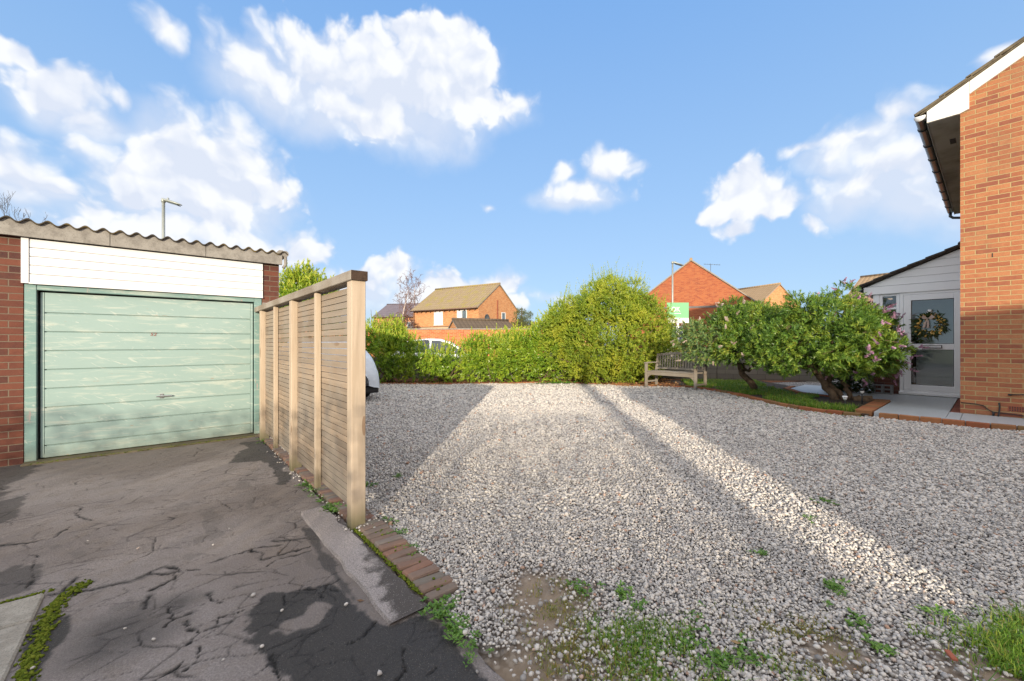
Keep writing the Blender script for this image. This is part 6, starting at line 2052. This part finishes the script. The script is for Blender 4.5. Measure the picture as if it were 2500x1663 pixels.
def make_far_houses():
    # detached house, near corner seen at px 1168
    d0 = 38.0
    near = W(-.082 * d0, d0)
    L, D = 8.4, 6.9
    # long axis runs left and away from the near corner: in lat/d (-.847, .53)
    far = W(-.082 * d0 - .847 * L, d0 + .53 * L)
    # put x=0 at the far-left end so that local -y looks at the camera
    v = near - far; yaw = math.atan2(v.y, v.x)
    t = gable_house('orange brick house with brown pantile roof and satellite dish behind the boundary wall', (far.x, far.y, 0), yaw, L, D, 4.85, 7.25, 'brick_orange', 'tile_brown', .32, band=2.92)
    window(t, 2.9, 4.05, 3.15, 4.45, 0, [(0, .5), (.5, 1)])
    window(t, 5.85, 7.05, 3.2, 4.5, 0, [(0, .45)])
    window(t, D * .56, D * .56 + .72, 2.95, 4.45, L, None, (), 'y', 1)
    dp = MB(); dp.box(.12, .2, -.09, -.01, -.1, 4.6); dp.build('downpipe', M['gutter_brown'], t, world=False)
    dp = MB(); dp.box(L + .01, L + .09, D * .44, D * .44 + .1, .3, 5.6); dp.build('downpipe', M['rust_pipe'], t, world=False)
    ds = MB()
    ds.lathe((L + .34, D * .10, 3.65), [(0, 0.0), (.16, .02), (.30, .07), (.40, .15), (.40, .155), (.30, .085), (.16, .035), (0, .015)], 18, 'x')
    ds.tube([(L, D * .10, 3.5), (L + .3, D * .10, 3.55), (L + .34, D * .10, 3.65)], .025, 6)
    ds.tube([(L + .36, D * .10, 3.4), (L + .78, D * .10, 3.6)], .015, 6)
    o = ds.build('satellite_dish', M['gutter'], t, world=False)
    for x in np.arange(1.6, L, 1.3):
        pass
    bk = MB()
    for x in np.arange(.6, L, .62): bk.box(x, x + .06, -.22, -.002, 4.42, 4.56)
    build_each(bk, 'eaves_bracket', M['gutter_brown'], t, world=False)
    # small pitched garage in front of it
    g0 = W(-4.15, 29.0); xd = W(.9, .43); yd = W(-.43, .9)
    org = g0 - yd * 1.4
    gable_house('small pitched outbuilding with dark tiles just behind the boundary wall', (org.x, org.y, 0), math.atan2(xd.y, xd.x), 4.2, 2.8, 2.2, 3.0, 'brick_orange', 'tile_dark', .15, 'outbuilding')
    # slate roofed house far left
    p = W(-18.9, 56); q = W(-11.0, 54)
    v = q - p
    t = gable_house('distant brick house with a purple slate roof behind the birches', (p.x, p.y, 0), math.atan2(v.y, v.x), 9.0, 7.0, 5.0, 6.9, 'brick_orange', 'tile_slate', .3)
    window(t, 5.0, 6.2, 2.9, 4.2, 0, None)
    # red brick gable on the right
    D0 = 31.0
    ap = W(.437 * D0, D0)
    f = 21.8 * PI / 180
    hw = 4.5
    gl = W(.437 * D0 - hw * math.cos(f), D0 + hw * math.sin(f)); gr = W(.437 * D0 + hw * math.cos(f), D0 - hw * math.sin(f))
    # local: gable x=L faces the camera; y runs along the gable
    v = gr - gl; yy = math.atan2(v.y, v.x)          # direction of local y reversed: choose y from gl to gr
    yaw = yy - PI / 2                                # local +y = gl->gr ; local +x = rotate -90 => toward camera
    Lh = 9.0
    fwd = Vector((math.cos(yaw), math.sin(yaw), 0))
    org = gl - fwd * Lh
    t = gable_house('tall red brick gable house with a small white window behind the bench', (org.x, org.y, 0), yaw, Lh, 2 * hw, 4.15, 7.65, 'brick_red', 'tile_tan', .3)
    bd = MB(); bd.box(Lh + .001, Lh + .012, .0, 2 * hw, 3.98, 4.13); bd.build('brick_band', M['grey_band'], t, world=False)
    u = lambda px: None
    # window near the sign post
    def gy(px):      # local y on the gable for a photo column
        uu = (px - 1250) / 1000
        lo, hi = 0.0, 2 * hw
        for _ in range(40):
            m_ = (lo + hi) / 2; w_ = gl + (gr - gl) * (m_ / (2 * hw)); l_, dd_ = LD(w_.x, w_.y)
            if l_ / dd_ < uu: lo = m_
            else: hi = m_
        return lo
    y1 = gy(1667); window(t, y1 - .75, y1, 1.45, 2.62, Lh, [(0, .35)], (.62,), 'y', 1)
    vt = MB(); vt.box(Lh + .002, Lh + .03, gy(1704), gy(1704) + .1, 2.35, 2.45); vt.box(Lh + .002, Lh + .03, gy(1682), gy(1682) + .12, 1.45, 1.56); build_each(vt, 'vent', M['black'], t, world=False)
    al = MB(); al.box(Lh + .002, Lh + .1, gy(1755), gy(1755) + .4, 3.45, 3.65); al.build('alarm_box', M['white_pvc'], t, world=False)
    an = MB(); y0 = gy(1740)
    an.tube([(Lh - 2, y0, 6.2), (Lh - 2, y0, 7.6)], .02, 5); an.tube([(Lh - 2, y0 - .5, 7.6), (Lh - 2, y0 + .7, 7.45)], .015, 5)
    for k in range(7): an.tube([(Lh - 2.25, y0 - .4 + k * .17, 7.59 - k * .02), (Lh - 1.75, y0 - .4 + k * .17, 7.59 - k * .02)], .008, 4)
    an.build('aerial', M['gutter'], t, world=False)
    # second house behind it
    D1 = 45.0; hw = 4.2; ca, sa = math.cos(R(20)), math.sin(R(20)); Lh = 6.2
    gl = W(.653 * D1 - hw * ca, D1 - hw * sa); gr = W(.653 * D1 + hw * ca, D1 + hw * sa)
    v = gr - gl; yaw = math.atan2(v.y, v.x) - PI / 2
    org = gl - Vector((math.cos(yaw), math.sin(yaw), 0)) * Lh
    gable_house('brown roofed brick house seen between the red gable and the right hebe', (org.x, org.y, 0), yaw, Lh, 2 * hw, 4.65, 7.85, 'brick_orange', 'tile_tan', .25)
    # third house behind the porch
    p = W(.81 * 36, 36); v = W(.49, -.87)
    t = gable_house('tan tiled brick house partly hidden behind the porch', (p.x, p.y, 0), math.atan2(v.y, v.x), 8.0, 7.0, 5.0, 7.4, 'brick_red', 'tile_tan', .28)
    window(t, .25, 1.15, 3.45, 4.7, 0, [(0, .3)], (.5,))
    dd = MB(); dd.lathe((1.9, -.45, 5.55), [(0, 0), (.2, .02), (.33, .1), (.33, .11), (0, .02)], 16, 'z'); dd.tube([(1.9, -.01, 5.2), (1.9, -.45, 5.2), (1.9, -.45, 5.55)], .02, 5); dd.build('satellite_dish', M['gutter'], t, world=False)
    # low far roofs in the middle
    for px, d, w, h, lab in ((1300, 70, 3.5, 5.6, 'far brick gable showing beside the pine'), (1335, 74, 9, 5.2, 'far low brown roof glimpsed above the laurels')):
        c = W((px - 1250) / 1000 * d - 1.5, d)
        gable_house(lab, (c.x, c.y, 0), -YAW + (.35 if w > 5 else 1.2), w + 3, 6.0, 4.0, h, 'brick_orange', 'tile_tan', .25)
M['rust_pipe'] = m_plain('red brown pipe', (0.27, 0.085, 0.05), 0.6)
M['grey_band'] = m_plain('grey brick band', (0.16, 0.14, 0.135), 0.9)
make_far_houses()

# ------------------------------------------------------------------ cars
def loft(sections, closed_ends=True):
    """sections: equal-length rings of points"""
    V = [p for s in sections for p in s]; n = len(sections[0]); F = []
    for i in range(len(sections) - 1):
        for k in range(n):
            k2 = (k + 1) % n
            F.append((i * n + k, i * n + k2, (i + 1) * n + k2, (i + 1) * n + k))
    if closed_ends:
        F.append(list(range(n))[::-1]); F.append([(len(sections) - 1) * n + k for k in range(n)])
    return V, F

def make_covered_car():
    # parked along the garage, its rear toward the camera
    cx, y0 = 2.95, 9.15
    z0 = zg(cx, y0)
    t = thing('covered_car', 'car under a crinkled silver cover parked behind the slatted fence', 'car', (cx, y0, z0))
    L, hw = 4.2, .90
    sec = []
    rg = np.random.default_rng(3)
    stations = [(-.07, .70, .36, .62), (-.05, .78, .32, .76), (0.0, .90, .30, .88), (.06, 1.05, .28, .95), (.25, 1.24, .27, .99), (.7, 1.40, .27, 1.0), (1.3, 1.45, .27, 1.0), (2.2, 1.46, .27, 1.0), (2.8, 1.25, .27, 1.0), (3.2, .98, .27, .99), (3.8, .86, .28, .95), (4.12, .72, .30, .85), (4.2, .55, .32, .75)]
    n = 40
    st = []
    for a, b_ in zip(stations[:-1], stations[1:]):
        for k in range(5):
            s = k / 5; st.append(tuple(a[i] + (b_[i] - a[i]) * s for i in range(4)))
    st.append(stations[-1])
    for (y, top, bot, wf) in st:
        ring = []
        for k in range(n):
            th = PI * k / (n - 1)
            c, s = math.cos(th), math.sin(th)
            e = .50
            x = hw * wf * math.copysign(abs(c) ** e, c); zz = bot + (top - bot) * abs(s) ** .62
            hfrac = (zz - bot) / (top - bot + 1e-6)
            x *= 1 - .20 * max(0, hfrac - .45) ** 1.2
            wr = (fbm(np.array([y * 3.0 + 5]), np.array([th * 3.2]), 9, 4)[0] - .5) * .07 * (1 if 0 < k < n - 1 else .6)
            ring.append((x * (1 + wr), y + wr * .4 * (1 if y < .5 else 0), zz + wr * .5 * hfrac))
        sec.append(ring)
    V, F = loft(sec, False)
    F = [f for f in F if not (f[0] % n == n - 1)]
    k = len(V)
    F.append(list(range(n))); F.append([len(sec) * n - n + i for i in range(n)][::-1])
    mb = MB(); mb.add(V, F, True); c = mb.build('cover', M['cover'], t, world=False)
    mb = MB(); mb.box(-hw * .93, hw * .93, .02, .5, .18, .36); mb.box(-hw * .9, hw * .9, .5, 4.1, .18, .34); mb.build('bumper', M['black'], t, bevel=.04, seg=2, world=False)
    for s in (-1, 1):
        for y in (.75, 3.35):
            mb = MB(); mb.lathe((s * (hw - .16), y, .31), [(0, -.1), (.2, -.1), (.29, -.09), (.31, -.06), (.31, .06), (.29, .09), (.2, .1), (0, .1)], 20, 'x'); mb.build('wheel', M['tyre'], t, world=False)
make_covered_car()

def make_white_car():
    d = 17.4
    c = W(-3.05, d)
    t = thing('white_car', 'white hatchback with dark windows parked behind the low laurel', 'car', (c.x, c.y, -.03), -YAW + .04)
    # side profile along local x (front at +x)
    hw = .86
    prof = [(-2.0, .35, .75), (-1.96, .30, .95), (-1.75, .25, 1.08), (-1.2, .25, 1.02), (-.4, .25, .98), (.6, .25, .95), (1.1, .26, .92), (1.6, .28, .82), (1.92, .32, .68), (2.0, .38, .58)]
    sec = []
    for x, b_, top in prof:
        w = hw * (1 - .10 * (abs(x) / 2) ** 4)
        sec.append([(x, -w * .9, b_), (x, -w, b_ + .1), (x, -w * 1.0, (b_ + top) / 2), (x, -w * .95, top - .06), (x, -w * .86, top), (x, w * .86, top), (x, w * .95, top - .06), (x, w, (b_ + top) / 2), (x, w, b_ + .1), (x, w * .9, b_)])
    V, F = loft(sec); mb = MB(); mb.add(V, F, True); mb.build('body', M['car_white'], t, world=False, bevel=.01)
    # roof and pillars: arch
    roofp = [(-1.80, 1.06), (-1.55, 1.32), (-1.15, 1.47), (-.5, 1.54), (.05, 1.52), (.45, 1.40), (.85, 1.17), (1.12, .95)]
    mb = MB()
    sec = []
    for x, z in roofp:
        k = (z - .95) / .6; w = hw * (.90 - .20 * k)
        sec.append([(x, -w, z - .06), (x, -w * .93, z), (x, 0, z + .02), (x, w * .93, z), (x, w, z - .06), (x, 0, z - .03)])
    V, F = loft(sec); mb.add(V, F, True); mb.build('roof', M['car_white'], t, world=False)
    # glasshouse
    mb = MB()
    sec = []
    for x, z in roofp:
        k = (z - .95) / .6; w = hw * (.885 - .20 * k)
        sec.append([(x, -hw * .90, .90), (x, -w, max(.92, z - .055)), (x, w, max(.92, z - .055)), (x, hw * .90, .90)])
    V, F = loft(sec); mb.add(V, F, False); mb.build('side_window', M['car_glass'], t, world=False)
    mb = MB()
    for s in (-1, 1):
        mb.bar((-.32, s * hw * .905, .95), (-.30, s * hw * .73, 1.50), .07, .02, (0, 1, 0)); mb.bar((-1.25, s * hw * .905, .98), (-1.35, s * hw * .75, 1.40), .16, .02, (0, 1, 0))
    build_each(mb, 'pillar', M['car_white'], t, world=False)
    for s in (-1, 1):
        for x in (-1.25, 1.25):
            mb = MB(); mb.lathe((x, s * .78, .31), [(0, -.09), (.29, -.09), (.31, -.06), (.31, .06), (.29, .09), (0, .09)], 20, 'y'); w = mb.build('wheel', M['tyre'], t, world=False)
            mb = MB(); mb.lathe((x, s * .78, .31), [(0, -.1), (.19, -.095), (.2, -.08), (.2, .08), (.19, .095), (0, .1)], 16, 'y'); mb.build('rim', M['chrome'], w, world=False)
        mb = MB(); mb.obox((1.86, s * .6, .66), (.09, s * -.03, 0), (0, .14, 0), (0, 0, .05)); mb.build('headlight', M['glass_far'], t, world=False, bevel=.02)
        mb = MB(); mb.box(.55, .72, s * .97 - .07, s * .97 + .07, .96, 1.08); mb.build('wing_mirror', M['car_white'], t, world=False, bevel=.02)
make_white_car()

# ------------------------------------------------------------------ small things by the porch
make_porch()

def make_wreath():
    c = Vector((11.85 - .06, .835, 1.70))
    t = thing('wreath', 'gold and green festive wreath with a pink bow hanging on the glass door', 'wreath', c)
    rg = np.random.default_rng(5)
    def ring(n, r, spread, L, Wd, fwd=.3):
        th = rg.uniform(0, 2 * PI, n); rr = r + rg.normal(0, spread, n)
        p = np.stack([rg.normal(0, .02, n), rr * np.cos(th), rr * np.sin(th)], -1)
        d = norm(np.stack([-np.abs(rg.normal(0, fwd, n)), np.cos(th) + rg.normal(0, .6, n), np.sin(th) + rg.normal(0, .6, n)], -1))
        s = norm(np.cross(d, np.array([1.0, 0, 0]) + rg.normal(0, .4, (n, 3))))
        return leaf_geo(p, d, s, L * rg.uniform(.6, 1.2, n), Wd * rg.uniform(.7, 1.2, n))
    v, f = ring(480, .165, .03, .10, .022); np_mesh('greenery', v, f, M['shade_leaf'], t)
    v, f = ring(44, .155, .03, .065, .04, .9); v[:, 0] -= .03; np_mesh('gold_leaves', v, f, M['gold'], t)
    mb = MB()
    for k in range(26):
        th = rg.uniform(0, 2 * PI); r = .155 + rg.normal(0, .03)
        mb.lathe((-.05, r * math.cos(th), r * math.sin(th)), [(0, -.014), (.010, -.008), (.014, 0), (.010, .008), (0, .014)], 8, 'x')
    build_each(mb, 'bauble', M['gold'], t, world=False)
    mb = MB()
    for s in (-1, 1):
        mb.add([(-.07, 0.02, .13), (-.09, .02 + s * .06, .20), (-.10, .02 + s * .10, .15), (-.08, .02 + s * .05, .11)], [(0, 1, 2, 3)], True)
        mb.add([(-.075, .02, .13), (-.085, .02 + s * .02 + .03, .05), (-.08, .03 + s * .03 + .04, -.07), (-.08, .03 + s * .03, -.06), (-.085, .02 + s * .02, .05)], [(0, 1, 2, 3, 4)], True)
    mb.build('bow', M['ribbon'], t, world=False)
    mb = MB(); mb.lathe((0, 0, .27), [(0, -.01), (.04, 0), (.045, .015), (.02, .04), (0, .045)], 14, 'x'); mb.build('hook', M['white_pvc'], t, world=False)
make_wreath()

def make_small():
    def solar(base, h, label, top, group='solar garden lights', lean=(0, 0)):
        t = thing('solar_light', label, 'garden light', base, 0, group)
        mb = MB(); mb.tube([(0, 0, -.05), (lean[0], lean[1], h - .07)], .011, 8); mb.build('stake', M['black'], t, world=False)
        mb = MB(); mb.lathe((lean[0], lean[1], h - .075), [(.012, 0), (.02, .005), (.036, .05), (.0, .05)], 12); mb.build('shade', M['frost'], t, world=False)
        mb = MB(); mb.lathe((lean[0], lean[1], h - .024), [(.0, 0), (.04, .0), (.042, .015), (.03, .024), (0, .026)], 12); mb.build('cap', M[top], t, world=False)
    b0 = G(2104.5, 983, .06)
    solar((b0.x, b0.y, b0.z), .235, 'black capped solar stake light in bare soil by the brick border', 'black')
    b1 = G(2067, 995, .04)
    solar((b1.x, b1.y, b1.z), .20, 'pale capped solar stake light standing in the bed grass', 'white_pvc', lean=(-.015, .02))
    # grey lattice block on the path
    t = thing('lattice_block', 'grey plastic lattice block lying on the path below the porch window', 'lattice block', (11.60, 1.60, .262))
    mb = MB()
    Y0, Y1, X0, X1, H = -.24, .22, -.10, .10, .185
    for z in (0, .085, .17):
        for xx in (X0, X1 - .018):
            mb.box(xx, xx + .018, Y0, Y1, z, z + .018)
        for y in np.linspace(Y0, Y1 - .018, 4): mb.box(X0 + .019, X1 - .019, y, y + .018, z + .001, z + .017)
    for y in np.linspace(Y0, Y1 - .03, 4):
        for xx in (X0, X1 - .018): mb.box(xx - .002, xx + .016, y, y + .03, .019, .168) if False else mb.box(xx + .001, xx + .017, y, y + .03, .019, .0845), mb.box(xx + .001, xx + .017, y, y + .03, .1035, .1695)
    mb.build('frame', M['grey_plastic'], t, world=False)
    tag(brick_run('loose_stones', [Vector((8.7, 1.55, 0)), Vector((8.72, 1.56, 0))], .05, (.05, .04, .04), '', M['stone']), 'small broken stone lying in the bare corner of the bed', 'stone')
    p = G(2322, 1600, .03)
    mb = MB(); mb.obox(p, (.018, .012, .003), (-.006, .009, 0), (0, .001, .006))
    tag(mb.build('brick_chip', M['terracotta'], bevel=.003), 'orange brick chip lying on the stones near the grass corner', 'brick chip')
    # cut log stump at the hebe foot
    t = thing('tree_stump', 'gnarled low stump at the foot of the right hebe', 'stump', (10.12, 1.62, .25))
    mb = MB()
    rg = np.random.default_rng(1)
    limb(mb, (-.05, .12, -.02), (.03, -.15, .04), .085, .055, rg, .02, 9, 5)
    limb(mb, (.0, .05, .02), (-.12, -.12, .02), .07, .05, rg, .02, 8, 4)
    mb.build('wood', M['bark'], t, world=False)
M['frost'] = m_plain('clear plastic', (0.55, 0.56, 0.55), 0.2)
make_small()

# ------------------------------------------------------------------ unseen buildings and planting behind the photographer, shaped to cast the long shade
def make_behind():
    rz = -YAW
    p = W(-15, -11.2)
    t = thing('garage_block', 'low brick garage block behind the photographer', 'garage', (p.x, p.y, 0), rz)
    mb = MB(); mb.box(0, 16.15, -5, -.0, -.1, 2.45); mb.build('wall', M['brick_garage'], t, world=False)
    mb = MB(); mb.box(-.1, 16.2, -5.1, .08, 2.452, 2.60); mb.build('roof', M['sheet'], t, world=False)
    for k in range(6):
        mb = MB(); mb.box(.4 + k * 2.6, 2.6 + k * 2.6, .002, .03, .05, 2.0); mb.build('door', M['mint'], t, world=False)
    # unseen hedge added for half shade: its top lets some low sun through
    rg = np.random.default_rng(9)
    h0 = W(-3.5, -6.6)
    t = thing('shade_hedge', 'thin open hedge added unseen behind the photographer to dapple the near gravel', 'hedge', h0)
    n = 30000
    la = rg.uniform(-9, 1.15, n); z = np.where(rg.random(n) < .62, rg.uniform(.1, 1.75, n), 1.75 + 1.0 * rg.random(n) ** 1.5); dd = -6.6 + rg.normal(0, .16, n)
    x = FX * dd + FY * la; y = FY * dd - FX * la
    d = norm(rg.normal(0, 1, (n, 3))); s = norm(np.cross(d, rg.normal(0, 1, (n, 3))))
    v, f = leaf_geo(np.stack([x, y, z], -1), d, s, rg.uniform(.04, .08, n), rg.uniform(.03, .045, n))
    np_mesh('foliage', v, f, M['laurel'], t, loc=t.location)
    mb = MB()
    for k in range(40):
        q = W(rg.uniform(-9, 1.1), -6.6); mb.tube([q, q + Vector((rg.normal(0, .1), rg.normal(0, .1), 1.3)), q + Vector((rg.normal(0, .25), rg.normal(0, .25), 2.5))], [.018, .012, .005], 5, False)
    build_each(mb, 'stem', M['bark'], t)
    # evergreen added unseen at its right-hand end to cast a narrow dark band
    b0 = W(1.12, -6.6)
    t = thing('shade_conifer', 'narrow evergreen added unseen behind the photographer to cast a shade band', 'tree', b0)
    E = [(b0.x, b0.y, 1.3, .17, .17, 1.3), (b0.x, b0.y, 2.8, .15, .15, 1.2), (b0.x, b0.y, 3.9, .10, .10, .7)]
    P, N = shell_points(E, 1000, rg, .7, .1, 3)
    (v, f), _ = shoots(P, N, rg, .08, 8, .07, .03, .6, .8, .3)
    np_mesh('crown', v, f, M['pine'], t, loc=t.location)
    mb = MB(); mb.tube([b0, b0 + Vector((0, 0, 4.2))], [.1, .03], 8); mb.build('trunk', M['bark'], t)
    # two houses to the right of it
    for l0, l1, e, r_, lab in ((1.62, 5.75, 3.75, 4.72, 'low brick bungalow behind the photographer'), (5.8, 17.5, 4.3, 5.42, 'taller brick bungalow behind the photographer shading the house wall')):
        p = W(l0, -10); q = W(l1, -10)
        v = p - q
        gable_house(lab, (q.x, q.y, 0), math.atan2(v.y, v.x), (q - p).length, 7.0, e, r_, 'brick_orange', 'tile_tan', .2, 'bungalow')
make_behind()
